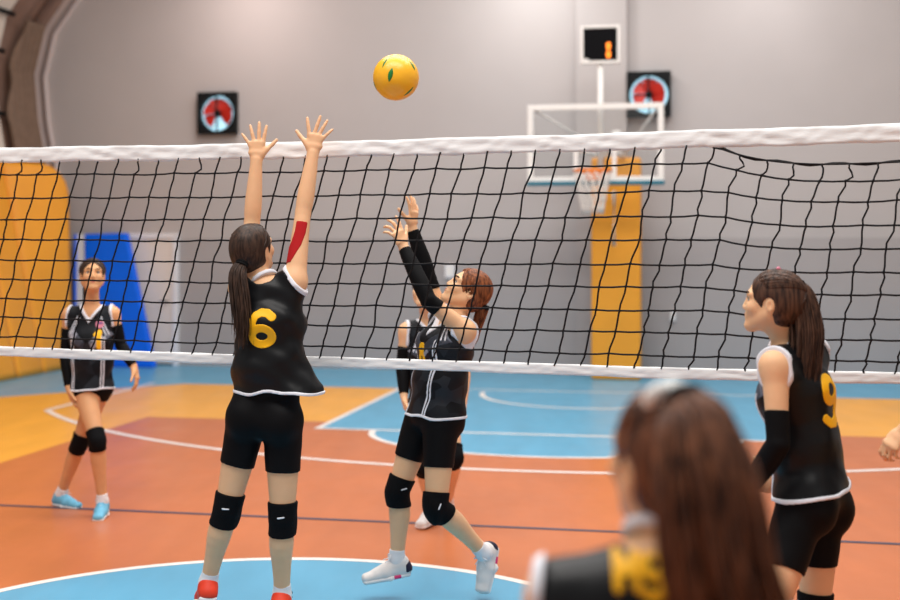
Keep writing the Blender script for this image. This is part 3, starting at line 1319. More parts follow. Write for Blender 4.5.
def hand_ops(Wp, D, N, right, s=1.0, ang=None, curl=None, thumb=None, cup=0.0):
    """palm and five separate fingers; D towards the fingertips, N out of the palm"""
    D = unit(D)
    N = np.asarray(N, float)
    N = unit(N - (N @ D) * D)
    T = np.cross(D, N) if right else np.cross(N, D)
    ang = ang or (10, 2, -7, -17)
    curl = curl or (14, 16, 18, 20)
    ops = [('u', ecap(Wp - D * .012 * s, Wp + D * .03 * s, T, .0235 * s, .031 * s, .0195 * s, .017 * s), .008),
           ('u', ecap(Wp + D * .03 * s, Wp + D * .076 * s, T, .031 * s, .037 * s, .0155 * s, .0125 * s), .012),
           ('u', cap(Wp + D * .02 * s + T * .018 * s + N * .006 * s, Wp + D * .045 * s + T * .027 * s + N * .006 * s, .015 * s, .011 * s), .012)]
    base = ((.027, .083, .069, .0088), (.0095, .088, .077, .009), (-.0085, .084, .071, .0085), (-.026, .074, .055, .0076))
    for i, (t, dd, L, r) in enumerate(base):
        a = math.radians(ang[i])
        fd = D * math.cos(a) + T * math.sin(a)
        p = Wp + (D * (dd - .012) + T * t) * s
        c = 0.0
        for k, frac in enumerate((.46, .30, .24)):
            c += math.radians(curl[i]) * (1, 1.15, .8)[k]
            dv = fd * math.cos(c) + N * math.sin(c)
            ll = L * frac * s + (.012 * s if k == 0 else 0)
            q = p + dv * ll
            ops.append(('u', cap(p, q, r * s * (1 - .1 * k), r * s * (.92 - .1 * k)), .006 if k == 0 else .003))
            p = q
    ta, tn = thumb or (42, 12)
    a = math.radians(ta)
    n_ = math.radians(tn)
    td = (D * math.cos(a) + T * math.sin(a)) * math.cos(n_) + N * math.sin(n_)
    p = Wp + (D * .022 + T * .020) * s
    for k, (L, r) in enumerate(((.038, .0125), (.032, .0098), (.025, .0086))):
        q = p + td * L * s
        ops.append(('u', cap(p, q, r * s, r * .9 * s), .009 if k == 0 else .003))
        p = q
        a2 = math.radians(8)
        td = unit(td + D * .12 * k + N * .05)
    return ops


def frame(fwd, up):
    f = unit(fwd)
    u = np.asarray(up, float)
    u = unit(u - (u @ f) * f)
    r = np.cross(f, u)
    return r, f, u


def head_ops(C, r, f, u, s=1.0):
    A = np.array([r, f, u])

    def P(x, y, z):
        return C + (r * x + f * y + u * z) * s
    o = [('u', ell(P(0, -.012, .03), A, np.array((.072, .091, .080)) * s), .02),
         ('u', ell(P(0, .024, -.022), A, np.array((.057, .068, .086)) * s), .03),
         ('u', ell(P(0, -.035, -.01), A, np.array((.064, .062, .07)) * s), .03)]
    for q in (-1, 1):
        o += [('u', cap(P(q * .050, .0, -.045), P(q * .012, .068, -.092), .019 * s, .017 * s), .025),
              ('u', ell(P(q * .033, .062, -.026), A, np.array((.024, .022, .022)) * s), .02),
              ('u', cap(P(q * .014, .081, .021), P(q * .044, .068, .022), .011 * s, .009 * s), .014),
              ('s', ell(P(q * .031, .098, .002), A, np.array((.016, .014, .011)) * s), .012),
              ('u', ell(P(q * .0735, -.010, -.010), A, np.array((.009, .017, .027)) * s), .006),
              ('s', ell(P(q * .0825, -.007, -.008), A, np.array((.007, .008, .015)) * s), .004)]
    o += [('u', ell(P(0, .076, -.094), A, np.array((.018, .016, .015)) * s), .018),
          ('u', cap(P(0, .084, .012), P(0, .099, -.027), .0075 * s, .0105 * s), .010),
          ('u', ell(P(-.011, .094, -.031), A, np.array((.008, .008, .007)) * s), .006),
          ('u', ell(P(.011, .094, -.031), A, np.array((.008, .008, .007)) * s), .006),
          ('u', ell(P(0, .083, -.058), A, np.array((.024, .013, .017)) * s), .012)]
    return o


def tubes(strands, sides=4):
    """one mesh out of many tapered strands [(points, radii)]"""
    g = Geo()
    for p, r in strands:
        g.tube(p, r, sides)
    return g.v, g.f




def fold_fn(C, r, f, u, amp, seed, zc=0.0):
    C = np.asarray(C, f32)
    r, f, u = [np.asarray(q, f32) for q in (r, f, u)]

    def n(p):
        q = p - C
        x, y, z = q @ r, q @ f, q @ u
        low = np.clip((zc - z) / .25, 0, 1)
        w = np.sin(34 * z + 2.6 * np.sin(9 * x + seed) + 1.7 * np.sin(13 * y + 2 * seed)) * (1 - .6 * low)
        v = np.sin(30 * (x + y * .8) + 2.2 * np.sin(7 * z + seed)) * low
        k = .5 * np.sin(61 * z + 31 * x + 3 * np.sin(19 * y + seed))
        return amp * (w + v + k) * .6
    return n


def person(S):
    d0 = S['d']
    s = S.get('s', 1.0)
    vox = S.get('vox', .0055)
    J = {}
    for k, q in S['J'].items():
        J[k] = at(q[0], q[1], d0 + (q[2] if len(q) > 2 else 0.0))
    skin = M[S.get('skin', 'skin')]
    base = np.array([*J['pelvis'][:2], 0.0])
    root = thing('person', S['label'], 'person', base)
    root['group'] = 'volleyball players on the court'
    shR, shL = J['shR'], J['shL']
    right = unit(shR - shL)
    spine = unit(J['neck'] - J['pelvis'])
    right = unit(right - .5 * (right @ spine) * spine)
    ur, uf, uu = None, None, None
    fwd_c = unit(np.cross(spine, right))
    hright = unit(J['hipR'] - J['hipL'])
    fwd_p = unit(np.cross(np.array([0, 0, 1.0]), hright))
    rc, fc, uc = frame(fwd_c, spine)
    rp, fp, up_ = frame(fwd_p, spine)
    chest, pel, neck = J['chest'], J['pelvis'], J['neck']
    waist = pel * .52 + chest * .48 + (S['waist_off'] if 'waist_off' in S else 0)
    rw = unit(rc + rp)
    hf = S['head_fwd']
    hr, hfw, hu = frame(hf, S.get('head_up', (0, 0, 1)))
    C = J['head']
    hs = S.get('hs', 1.0) * s
    # --- body
    sh_mid_L = neck - uc * .035 * s + (shL - neck) * .62
    torso = [('u', ecap(pel - uc * .03 * s, waist, rw, .148 * s, .116 * s, .100 * s, .083 * s), .05),
             ('u', ecap(waist, chest, rw, .112 * s, .124 * s, .080 * s, .090 * s), .04),
             ('u', ecap(chest, neck - uc * .07 * s, rc, .124 * s, .105 * s, .090 * s, .065 * s), .04)]
    for sh in (shL, shR):
        torso.append(('u', cap(neck - uc * .045 * s, sh - (sh - neck) * .06, .046 * s, .046 * s), .04))
        torso.append(('u', cap(chest + (sh - chest) * .3 - uc * .02, sh - uc * .01, .05 * s, .042 * s), .04))
    for q in (-1, 1):
        torso.append(('u', ell(chest + rc * q * .062 * s + fc * .068 * s - uc * .015 * s, np.array([rc, fc, uc]), np.array((.054, .046, .054)) * s), .03))
        hp = J['hipR'] if q > 0 else J['hipL']
        torso.append(('u', ell(hp - fp * .048 * s - up_ * .005, np.array([rp, fp, up_]), np.array((.072, .068, .086)) * s), .03))
    neckp = [('u', cap(neck - uc * .03 * s, C - hu * .05 * s - hfw * .018 * s, .049 * s, .044 * s), .03)]
    legs, arms, parts = {}, {}, {}
    for sd in 'LR':
        hp, kn, an = J['hip' + sd], J['knee' + sd], J['ank' + sd]
        ax = unit(an - hp)
        f_ = fp - (fp @ ax) * ax
        f_ = unit(f_)
        kdir = unit(kn - (hp + an) / 2) if np.linalg.norm(kn - (hp + an) / 2) > .03 else f_
        f_ = unit(f_ + .6 * kdir)
        def L_(a, b, t, o=0.0):
            return a + (b - a) * t - f_ * o * s
        thigh = [('u', chain([L_(hp, kn, t) for t in (0, .35, .7, 1)], np.array((.078, .072, .060, .0495)) * s), .03)]
        shank = [('u', chain([L_(kn, an, t, o) for t, o in ((0, 0), (.16, .005), (.34, .011), (.64, .006), (1, 0))], np.array((.0485, .0500, .0515, .0395, .0325)) * s), .008),
                 ('u', ell(kn + f_ * .018 * s, np.eye(3), np.array((.040, .040, .044)) * s), .02)]
        legs[sd] = (thigh, shank, f_)
        sh, el, wr = J['sh' + sd], J['el' + sd], J['wr' + sd]
        arms[sd] = ([('u', chain([L_(sh, el, t) for t in (0, .3, .65, 1)], np.array((.045, .0425, .0375, .0335)) * s), .03)],
                    [('u', chain([L_(el, wr, t) for t in (0, .25, .6, 1)], np.array((.0335, .0370, .0325, .0242)) * s), .006)])
    body = list(torso) + neckp
    for sd in 'LR':
        body += legs[sd][0] + legs[sd][1]
        ft = S['feet'][sd]
        t_ = unit(ft[0])
        an = J['ank' + sd]
        upf = np.asarray(ft[1], float)
        upf = unit(upf - (upf @ t_) * t_)
        body += [('u', cap(an, an - t_ * .03 * s - upf * .045 * s, .033 * s, .026 * s), .02),
                 ('u', cap(an - upf * .02 * s, an + t_ * .12 * s - upf * .06 * s, .033 * s, .022 * s), .02)]
    for sd in 'LR':
        body += arms[sd][0] + arms[sd][1]
        h = S['hands'][sd]
        body += hand_ops(J['wr' + sd], h[0], h[1], sd == 'R', S.get('hand_s', 1.0) * s, **(h[2] if len(h) > 2 else {}))
    body += head_ops(C, hr, hfw, hu, hs)
    v, f = mesh_sdf(body, vox)
    bo = build('body', v, f, skin, root, True, base)

    def part(name, ops, h, m, par=root, label=None):
        v, f = mesh_sdf(ops, h)
        if len(f) == 0:
            print('EMPTY part', name, S['label'])
            return None
        o = build(name, v, f, m, par, True, base)
        if label:
            o['label'] = label
        return o
    # --- face
    for q in (-1, 1):
        e = C + (hr * q * .031 + hfw * .0722 + hu * .003) * hs
        bm = bmesh.new()
        bmesh.ops.create_uvsphere(bm, u_segments=16, v_segments=12, radius=.0122 * hs)
        vs = np.array([x.co[:] for x in bm.verts])
        fs = [[x.index for x in ff.verts] for ff in bm.faces]
        bm.free()
        vw = vs[:, :1] * hr + vs[:, 1:2] * hfw + vs[:, 2:] * hu + e
        mi = [1 if np.mean(vs[ff, 1]) > .0098 * hs else 0 for ff in fs]
        build('eye', vw, fs, [M['eye_white'], M['iris']], bo, True, base, mi)
        g = Geo()
        pts = [C + (hr * q * x + hfw * y + hu * z) * hs for x, y, z in ((.014, .0935, .0235), (.026, .0905, .0285), (.038, .083, .029), (.049, .071, .024))]
        g.tube(catmull(pts, 9), np.array([.0022, .0035, .004, .004, .0038, .0034, .003, .0025, .0015]) * hs, 6)
        o = g.build('eyebrow', M['brow'], bo, base, smooth=True)
        g = Geo()
        pts = [C + (hr * q * x + hfw * y + hu * z) * hs for x, y, z in ((.019, .0855, .005), (.027, .0875, .0105), (.036, .0845, .010), (.045, .077, .004))]
        g.tube(catmull(pts, 8), .0014 * hs, 5)
        g.build('eyelashes', M['brow'], bo, base, smooth=True)
    A = np.array([hr, hfw, hu])
    part('lips', [('u', ell(C + (hfw * .0905 - hu * .0535) * hs, A, np.array((.019, .008, .005)) * hs), .002),
                  ('u', ell(C + (hfw * .0895 - hu * .0625) * hs, A, np.array((.017, .008, .006)) * hs), .002)], .0025, M['lips'], bo)
    # --- hair
    hm = M[S['hair']]
    cap_ops = [('u', ell(C + (-hfw * .014 + hu * .029) * hs, A, np.array((.0815, .102, .091)) * hs), .02),
               ('u', ell(C + (-hfw * .036 - hu * .018) * hs, A, np.array((.073, .071, .076)) * hs), .03),
               ('s', ell(C + (hfw * .098 - hu * .040) * hs, A, np.array((.067, .074, .112)) * hs), .008),
               ('s', ell(C + (hfw * .078 - hu * .082) * hs, A, np.array((.12, .078, .085)) * hs), .01)]
    for q in (-1, 1):
        cap_ops.append(('s', ell(C + (hr * q * .082 + hfw * .0 - hu * .012) * hs, A, np.array((.026, .024, .031)) * hs), .008))
    hair = part('hair', cap_ops, max(.004, vox * .9), hm)
    tie = C + (hr * S['tie'][0] + hfw * S['tie'][1] + hu * S['tie'][2]) * hs
    c0 = C + (-hfw * .014 + hu * .026) * hs
    rad = np.array((.0825, .103, .092)) * hs

    def to_s(p):
        return ((p - c0) @ A.T) / rad
    tie_s = unit(to_s(tie))
    st = []
    rs = np.random.default_rng(S.get('seed', 1))
    for i in range(S.get('strands', 170)):
        a = rs.uniform(0, 2 * math.pi)
        if rs.random() < .68:
            th = rs.uniform(-1.25, 1.25)       # front hairline, ear to ear over the forehead
            p0 = np.array([math.sin(th) * .98, math.cos(th) * .62 + .05, .62 * math.cos(th) + .08])
        else:
            th = rs.uniform(-1.0, 1.0)         # nape
            p0 = np.array([math.sin(th) * .8, -.55, -.62])
        p0 = unit(p0 + rs.normal(0, .03, 3))
        pts = []
        for t in np.linspace(0, 1, 9):
            q = unit(p0 * (1 - t) + tie_s * t + np.array([0, 0, .0]))
            lift = 1.0 + .02 * rs.normal() * 0 + .012 * math.sin(t * math.pi)
            if q[2] < -.25:
                lift *= 1 - .10 * min(1, (-.25 - q[2]) / .4)
            pts.append(c0 + (q * rad * lift) @ A)
        w = S.get('strand_w', .0042) * hs
        st.append((pts, np.array([.35, .8, 1, 1, 1, 1, 1, .9, .7]) * w * rs.uniform(.6, 1.1)))
    v, f = tubes(st, 4)
    build('hair_strands', v, f, hm, hair, True, base)
    # ponytail
    gd = [at(q[0], q[1], d0 + q[2]) for q in S['pony']]
    pw = S['pony_w']
    n = 22
    G = catmull(gd, n)
    Wd = np.interp(np.linspace(0, 1, n), np.linspace(0, 1, len(pw)), pw)
    tg = np.gradient(G, axis=0)
    tg /= np.linalg.norm(tg, axis=1, keepdims=True)
    ref = np.array([0.0, 1, 0.0])
    e1 = np.cross(tg, ref)
    e1 /= np.linalg.norm(e1, axis=1, keepdims=True)
    e2 = np.cross(tg, e1)
    st = [(G, np.maximum(.004, Wd * .66))]
    for i in range(S.get('pony_n', 130)):
        a = rs.uniform(0, 2 * math.pi)
        rr = math.sqrt(rs.uniform(.25, 1.0))
        ph, wv = rs.uniform(0, 6.28), rs.uniform(.0, 1.0) * S.get('wave', .004)
        L = rs.uniform(.80, 1.0) if rs.random() < .8 else rs.uniform(.55, .85)
        m_ = max(6, int(n * L))
        tt = np.linspace(0, 1, n)[:m_]
        off = (e1[:m_] * math.cos(a) + e2[:m_] * math.sin(a) * .8) * (Wd[:m_] * rr)[:, None]
        wob = e1[:m_] * (wv * np.sin(9 * tt + ph) * tt)[:, None] + e2[:m_] * (wv * np.sin(7 * tt + 2 * ph) * tt)[:, None]
        flare = (e1[:m_] * math.cos(a) + e2[:m_] * math.sin(a)) * (S.get('flare', .012) * rs.uniform(-.4, 1) * tt ** 4)[:, None]
        r0 = S.get('pony_r', .0036) * rs.uniform(.7, 1.2)
        rad_ = r0 * np.clip((1 - np.linspace(0, 1, m_) ** 3), .12, 1)
        st.append((G[:m_] + off + wob + flare, rad_))
    v, f = tubes(st, 5)
    build('ponytail', v, f, hm, hair, True, base)
    g = Geo()
    tq = tg[1]
    tr_ = max(.012, Wd[1] * .95)
    for o_ in (-.005, .005):
        ang = np.linspace(0, 2 * math.pi, 20, endpoint=False)
        g.tube([G[1] + tq * o_ + e1[1] * tr_ * math.cos(x) + e2[1] * tr_ * math.sin(x) for x in ang], .0065, 6, closed=True)
    g.build('hair_tie', M['tie'], hair, base, smooth=True)
    # --- jersey
    Jy = S['jersey']
    hem = at(Jy['hem'][0], Jy['hem'][1], d0 + (Jy['hem'][2] if len(Jy['hem']) > 2 else 0))
    ww, wh, wc = Jy.get('w', (.152, .140, .185))[1], Jy.get('w', (.152, .140, .185))[2], Jy.get('w', (.152, .140, .185))[0]
    dw, dh, dc = Jy.get('dp', (.122, .112, .135))[1], Jy.get('dp', (.122, .112, .135))[2], Jy.get('dp', (.122, .112, .135))[0]
    hn = unit(waist - hem)
    jo = [('u', ecap(hem - hn * .05, waist, rw, (wh + .01) * s, ww * s, (dh + .005) * s, dw * s), .05),
          ('u', ecap(waist, chest, rw, ww * s, wc * s, dw * s, dc * s), .06),
          ('u', ecap(chest, neck - uc * .075 * s, rc, wc * s, .12 * s, dc * s, .08 * s), .05)]
    for sh in (shL, shR):
        jo.append(('u', cap(neck - uc * .048 * s, sh - (sh - neck) * .02, .058 * s, .056 * s), .04))
        jo.append(('u', cap(chest + (sh - chest) * .3 - uc * .02, sh - uc * .012, .075 * s, .054 * s), .04))
    for q in (-1, 1):
        jo.append(('u', ell(chest + rc * q * .055 * s + fc * .06 * s - uc * .015 * s, np.array([rc, fc, uc]), np.array((.065, .062, .07)) * s), .04))
        hp = J['hipR'] if q > 0 else J['hipL']
        jo.append(('u', ell(hp - fp * .046 * s + up_ * .005, np.array([rp, fp, up_]), np.array((.090, .088, .105)) * s * Jy.get('hip', 1.0)), .05))
        kn_ = J['kneeR'] if q > 0 else J['kneeL']
        jo.append(('u', cap(hp, hp + (kn_ - hp) * .3, Jy.get('thigh_r', .094) * s, Jy.get('thigh_r', .094) * s), .04))
    fold = ('n', fold_fn(waist, rc, fc, uc, Jy.get('fold', .0035), S.get('seed', 1) * 1.7, .02), 0)
    hp_n = Jy.get('hem_n', (0, 0, -1))
    hw_a = Jy.get('hem_wave', .005)
    hpl = wavy_plane(hp_n, hem, rw, hw_a, S.get('seed', 1))
    cuts = [('i', hpl, .006)]
    arm_cut = {}
    for sd, sg in (('L', -1), ('R', 1)):
        sh = J['sh' + sd]
        au = Jy.get('arm_up', .15)
        au = au[sd] if isinstance(au, dict) else au
        n_ = unit(rc * sg + uc * au)
        p_ = sh - n_ * Jy.get('arm_in', .012)
        arm_cut[sd] = (n_, p_)
        cuts.append(('i', plane(n_, p_), .006))
    neck_ax = unit(C - hu * .05 - neck)
    ncut = [('s', cap(neck - uc * .005 * s, neck + neck_ax * .2, .060 * s, .085 * s), .006)]
    if Jy.get('vneck'):
        ncut.append(('s', decal(neck, rc, uc, fc, lambda x, z: np.abs(x) - .062 * s - z * .72, far=.0), .004))
    jm = M['jersey_facet'] if Jy.get('facets') else M['jersey']
    jersey = part('jersey', jo + [fold] + cuts + ncut, max(.0045, vox), jm)
    jin = inf(jo, .0035)
    th = .0065 * s
    part('hem_trim', jin + [fold, ('i', Prim(lambda p: np.abs(hpl.f(p)) - th), .001)], .0038, M['piping'], jersey)
    # collar and armhole trims
    if Jy.get('vneck'):
        part('collar', jin + [fold] + cuts + [('i', decal(neck, rc, uc, fc, lambda x, z: np.abs(np.abs(x) - .071 * s - z * .72) * .8 - .009 * s, far=.0), .001)], .004, M['piping'], jersey)
    if not Jy.get('vneck'):
        part('collar', [('u', cap(neck - uc * .02 * s, neck + neck_ax * .04, .063 * s, .061 * s), .01), ('i', slab(neck_ax, neck + neck_ax * .012 * s, .0085 * s), .002)], .004, M['piping'], jersey)
    for sd in 'LR':
        n_, p_ = arm_cut[sd]
        sh, el = J['sh' + sd], J['el' + sd]
        ops = inf(jo, .004) + [('u', cap(sh - (el - sh) * .02, sh + (el - sh) * .12, .058 * s, .055 * s), .02), ('i', slab(n_, p_ - n_ * .001, .0085 * s), .002),
                               ('i', plane(-uc, sh - uc * .085 * s), .004), ('i', cap(sh - (el - sh) * .25, sh + (el - sh) * .3, .064 * s, .062 * s), .002)]
        part('armhole_trim', ops, .004, M['piping'], jersey)
    # decals printed on the jersey
    for dc_ in Jy.get('decals', []):
        fr_ = dc_.get('front', False)
        o_ = chest + uc * dc_.get('z', 0)
        ax_ = rc * (-1 if fr_ else 1)
        out = fc * (1 if fr_ else -1)
        o_ = o_ + ax_ * dc_.get('x', 0)
        part(dc_['name'], inf(jo, dc_.get('e', .0025)) + [fold] + cuts + ncut + [('i', decal(o_, ax_, uc, out, dc_['sdf'], far=dc_.get('far', .0)), .0)], dc_.get('h', .0032), M[dc_['mat']], jersey, dc_.get('label'))
    # --- shorts
    fr = S.get('shorts', .58)
    so = [('u', ecap(pel - uc * .03 * s, waist, rw, .152 * s, .130 * s, .106 * s, .097 * s), .04)]
    for sd in 'LR':
        hp, kn = J['hip' + sd], J['knee' + sd]
        hemp = hp + (kn - hp) * fr
        so.append(('u', ell(hp - fp * .048 * s - up_ * .005, np.array([rp, fp, up_]), np.array((.080, .076, .095)) * s), .04))
        so.append(('u', clipped(cap(hp, kn, .087 * s, .061 * s), [plane(kn - hp, hemp)]), .02))
    so.append(('i', plane(uc, pel + uc * .12 * s), .004))
    part('shorts', so + [('n', fold_fn(pel, rp, fp, up_, .0015, S.get('seed', 1) * 2.3, .3), 0)], max(.005, vox), M['shorts'])
    # --- knee pads, sleeves, socks, shoes
    for sd in 'LR':
        thigh, shank, f_ = legs[sd]
        hp, kn, an = J['hip' + sd], J['knee' + sd], J['ank' + sd]
        if S.get('pads', True):
            du, dl = unit(hp - kn), unit(an - kn)
            ops = inf(thigh, .008) + inf(shank[:1], .008) + [('u', ell(kn + f_ * .030 * s, np.array([unit(np.cross(f_, dl)), f_, -dl]) if abs(f_ @ dl) < .5 else np.eye(3), np.array((.050, .030, .062)) * s), .02)]
            ops += [('i', plane(du, kn + du * .070 * s), .004), ('i', plane(dl, kn + dl * .072 * s), .004),
                    ('n', fold_fn(kn, unit(np.cross(f_, dl)), f_, -dl, .0018, S.get('seed', 1), -1), 0)]
            kp = part('knee_pad', ops, .0048, M['pad'])
            side = S.get('pad_mark', (0, -1, 0))
            if side is not None:
                sd_ = np.asarray(side, float)
                mk = kn - dl * .022 * s
                tx = unit(np.cross(sd_, dl))
                part('pad_logo', inf([o for o in ops if o[0] == 'u'], .0022) + [('n', ops[-1][1], 0), ('i', decal(mk, tx, -dl, sd_, strokes([[(-.013, -.002), (.013, .002)]], .0034)), 0)], .003, M['piping'], kp, 'small pale logo stripe')
        if sd in S.get('sleeves', ''):
            sh, el, wr = J['sh' + sd], J['el' + sd], J['wr' + sd]
            us_, uf_ = unit(el - sh), unit(wr - el)
            q0 = sh + (el - sh) * S.get('sleeve_from', .45)
            q1 = wr - uf_ * .012
            ops = inf(arms[sd][0], .0045) + inf(arms[sd][1], .0045)
            ops += [('i', plane(-us_, q0), .002), ('i', plane(uf_, q1), .002), ('n', fold_fn(el, rc, fc, uc, .0012, 3.3, -1), 0)]
            part('arm_sleeve', ops, .0045, M['sleeve'])
        ft = S['feet'][sd]
        t_ = unit(ft[0])
        upf = np.asarray(ft[1], float)
        upf = unit(upf - (upf @ t_) * t_)
        sdv = np.cross(t_, upf)
        sl = unit(kn - an)
        part('sock', [('u', cap(an + sl * .075 * s, an, .0375 * s, .0370 * s), .01), ('u', cap(an, an - t_ * .02 * s - upf * .04 * s, .039 * s, .035 * s), .02),
                      ('i', plane(sl, an + sl * .056 * s), .003)], .0048, M['sock'])
        gz = an - upf * .085 * s
        B3 = np.array([sdv, t_, upf])
        up_ops = [('u', ecap(gz - t_ * .035 * s + upf * .034 * s, gz + t_ * .06 * s + upf * .036 * s, sdv, .036 * s, .041 * s, .033 * s, .033 * s), .02),
                  ('u', ecap(gz + t_ * .06 * s + upf * .034 * s, gz + t_ * .163 * s + upf * .027 * s, sdv, .043 * s, .037 * s, .034 * s, .025 * s), .02),
                  ('u', cap(gz - t_ * .028 * s + upf * .04 * s, an - t_ * .018 * s - upf * .012 * s, .036 * s, .037 * s), .02),
                  ('u', cap(an - upf * .02 * s, gz + t_ * .10 * s + upf * .04 * s, .041 * s, .028 * s), .02),
                  ('s', cap(an - upf * .008 * s - t_ * .002, an + upf * .06, .032 * s, .036 * s), .004),
                  ('i', plane(-upf, gz + upf * .012 * s), .002)]
        shoe = part('shoe', up_ops, .0042, M[S.get('shoe', 'shoe_white')])
        part('sole', [('u', ecap(gz - t_ * .04 * s + upf * .012 * s, gz + t_ * .05 * s + upf * .012 * s, sdv, .038 * s, .040 * s, .020 * s, .019 * s), .02),
                      ('u', ecap(gz + t_ * .05 * s + upf * .012 * s, gz + t_ * .168 * s + upf * .014 * s, sdv, .045 * s, .039 * s, .019 * s, .016 * s), .02),
                      ('i', plane(-upf, gz), .003), ('i', plane(upf, gz + upf * .024 * s), .003)], .0042, M['sole'], shoe, S.get('sole_label'))
        g = Geo()
        for i in range(5):
            q = .025 + .022 * i
            a_ = gz + t_ * q * s + upf * (.0985 - .0085 * i - .0006 * i * i) * s
            k = -1 if i % 2 else 1
            g.tube([a_ - sdv * .024 * s - upf * .012, a_ + t_ * .006 * k, a_ + sdv * .024 * s - upf * .012], .0042, 5)
        a_ = gz + t_ * .022 * s + upf * .102 * s
        for k in (-1, 1):
            g.tube(catmull([a_, a_ + sdv * k * .022 + upf * .016 + t_ * .01, a_ + sdv * k * .036 + t_ * .014, a_ + sdv * k * .014 + t_ * .012 - upf * .002, a_ + sdv * k * .03 + t_ * .04 - upf * .01], 14), .0026, 5)
        g.build('laces', M[S.get('laces', 'sock')], shoe, base, smooth=True)
        if S.get('shoe_accent'):
            part('heel_panel', inf(up_ops[:3:2], .0022) + [('i', plane(t_, gz - t_ * .03 * s + upf * .0), .004), ('i', plane(-upf, gz + upf * .026 * s), .002), ('i', plane(upf + t_ * .5, gz + upf * .062 * s - t_ * .03), .002)], .0038, M['navy'], shoe, 'dark navy heel panel')
            part('sole_accent', [('u', ecap(gz + t_ * .0 * s + upf * .012 * s, gz + t_ * .03 * s + upf * .012 * s, sdv, .0405 * s, .043 * s, .02 * s, .02 * s), .01),
                                 ('i', plane(-upf, gz + upf * .004), .002), ('i', plane(upf, gz + upf * .022 * s), .002)], .0038, M['pink'], shoe, 'pink arch of the sole')
    ctx = dict(root=root, base=base, J=J, arms=arms, rc=rc, fc=fc, uc=uc, hair=hair, part=part, C=C, hr=hr, hf=hfw, hu=hu, jersey=jersey, G=G, s=s, bo=bo)
    return ctx


def num(ch, size, hw, wide=1.0, **kw):
    return dict(name='number', sdf=glyph_sdf(ch, size, hw, 0.0, wide), mat='number', label='yellow number %s' % ch, **kw)


def tri(pts):
    """convex polygon sdf-like field, counter-clockwise points"""
    pts = [np.array(p) for p in pts]

    def f(x, z):
        d = None
        for i in range(len(pts)):
            a, b = pts[i], pts[(i + 1) % len(pts)]
            e = b - a
            n = np.array([e[1], -e[0]]) / np.linalg.norm(e)
            q = (x - a[0]) * n[0] + (z - a[1]) * n[1]
            d = q if d is None else np.maximum(d, q)
        return d
    return f


def union2(*fs):
    return lambda x, z: np.minimum.reduce([f(x, z) for f in fs])


FRONT = [dict(name='chest_panel', front=True, mat='chest_grey', e=.0016, far=.02, label='grey faceted panel across the chest', h=.0045,
              sdf=union2(tri([(-.15, .03), (-.03, -.075), (-.012, -.02), (-.10, .075)]), tri([(.15, .03), (.10, .075), (.012, -.02), (.03, -.075)])))] + [
         dict(name='side_stripe', front=True, mat='piping', e=.0024, far=-.03, label='pair of thin white stripes down the front', h=.0034,
              sdf=union2(strokes([[(q * .105, .02), (q * .088, -.5)]], .0032), strokes([[(q * .092, .02), (q * .075, -.5)]], .0032))) for q in (-1, 1)] + [dict(name='shoulder_stripe', front=True, mat='piping', e=.0024, far=.0, h=.0034, label='pair of white shoulder stripes',
                   sdf=union2(strokes([[(q * .125, .03), (q * .075, .14)]], .0035), strokes([[(q * .112, .025), (q * .062, .135)]], .0035))) for q in (-1, 1)]

# ---- the blocker, seen from behind
A_ = person(dict(
    d=5.3, vox=.0045, seed=1, hair='hair_dark', skin='skin', shoe='shoe_red', laces='tie',
    label='player in black number 6 jersey leaping at the net with both bare arms straight up',
    J=dict(pelvis=(265, 412, 0), chest=(271, 322, .0), neck=(266, 281, .0), head=(253, 250, .035),
           shL=(241, 287, .02), shR=(295, 281, -.02), elL=(252, 223, .11), elR=(303, 213, .06), wrL=(256.5, 160, .12), wrR=(313, 153, .10),
           hipL=(248, 416, 0), hipR=(283, 420, -.02), kneeL=(227, 509, .0), kneeR=(282.5, 518, -.02), ankL=(208, 583, .06), ankR=(282, 596, .04)),
    head_fwd=(.42, .82, .36), head_up=(-.12, -.3, 1),
    hands=dict(L=((0, .06, 1), (0, 1, 0), dict(ang=(10, 0, -15, -36), curl=(4, 3, 4, 5), thumb=(44, 10))),
               R=((.16, .06, 1), (0, 1, 0), dict(ang=(17, -9, -20, -36), curl=(4, 3, 4, 6), thumb=(48, 10)))),
    feet=dict(L=((-.25, .75, -.35), (.0, .4, 1)), R=((.1, .8, -.4), (0, .4, 1))),
    tie=(-.035, -.088, -.035), pony=[(243, 262, -.045), (238, 275, -.075), (240, 300, -.10), (242, 325, -.115), (241, 349, -.12)],
    pony_w=[.022, .036, .040, .036, .018], wave=.006, flare=.035,
    jersey=dict(hem=(276, 390, 0), thigh_r=.07, hip=.74, w=(.136, .149, .186), dp=(.118, .115, .135), fold=.0062, arm_in=-.004, arm_up=dict(L=.35, R=.85), hem_wave=.007,
                decals=[num('6', .160, .0172, wide=1.42, z=-.02, x=-.001, h=.003)]),
    pad_mark=(0, -1, 0), shorts=.52))
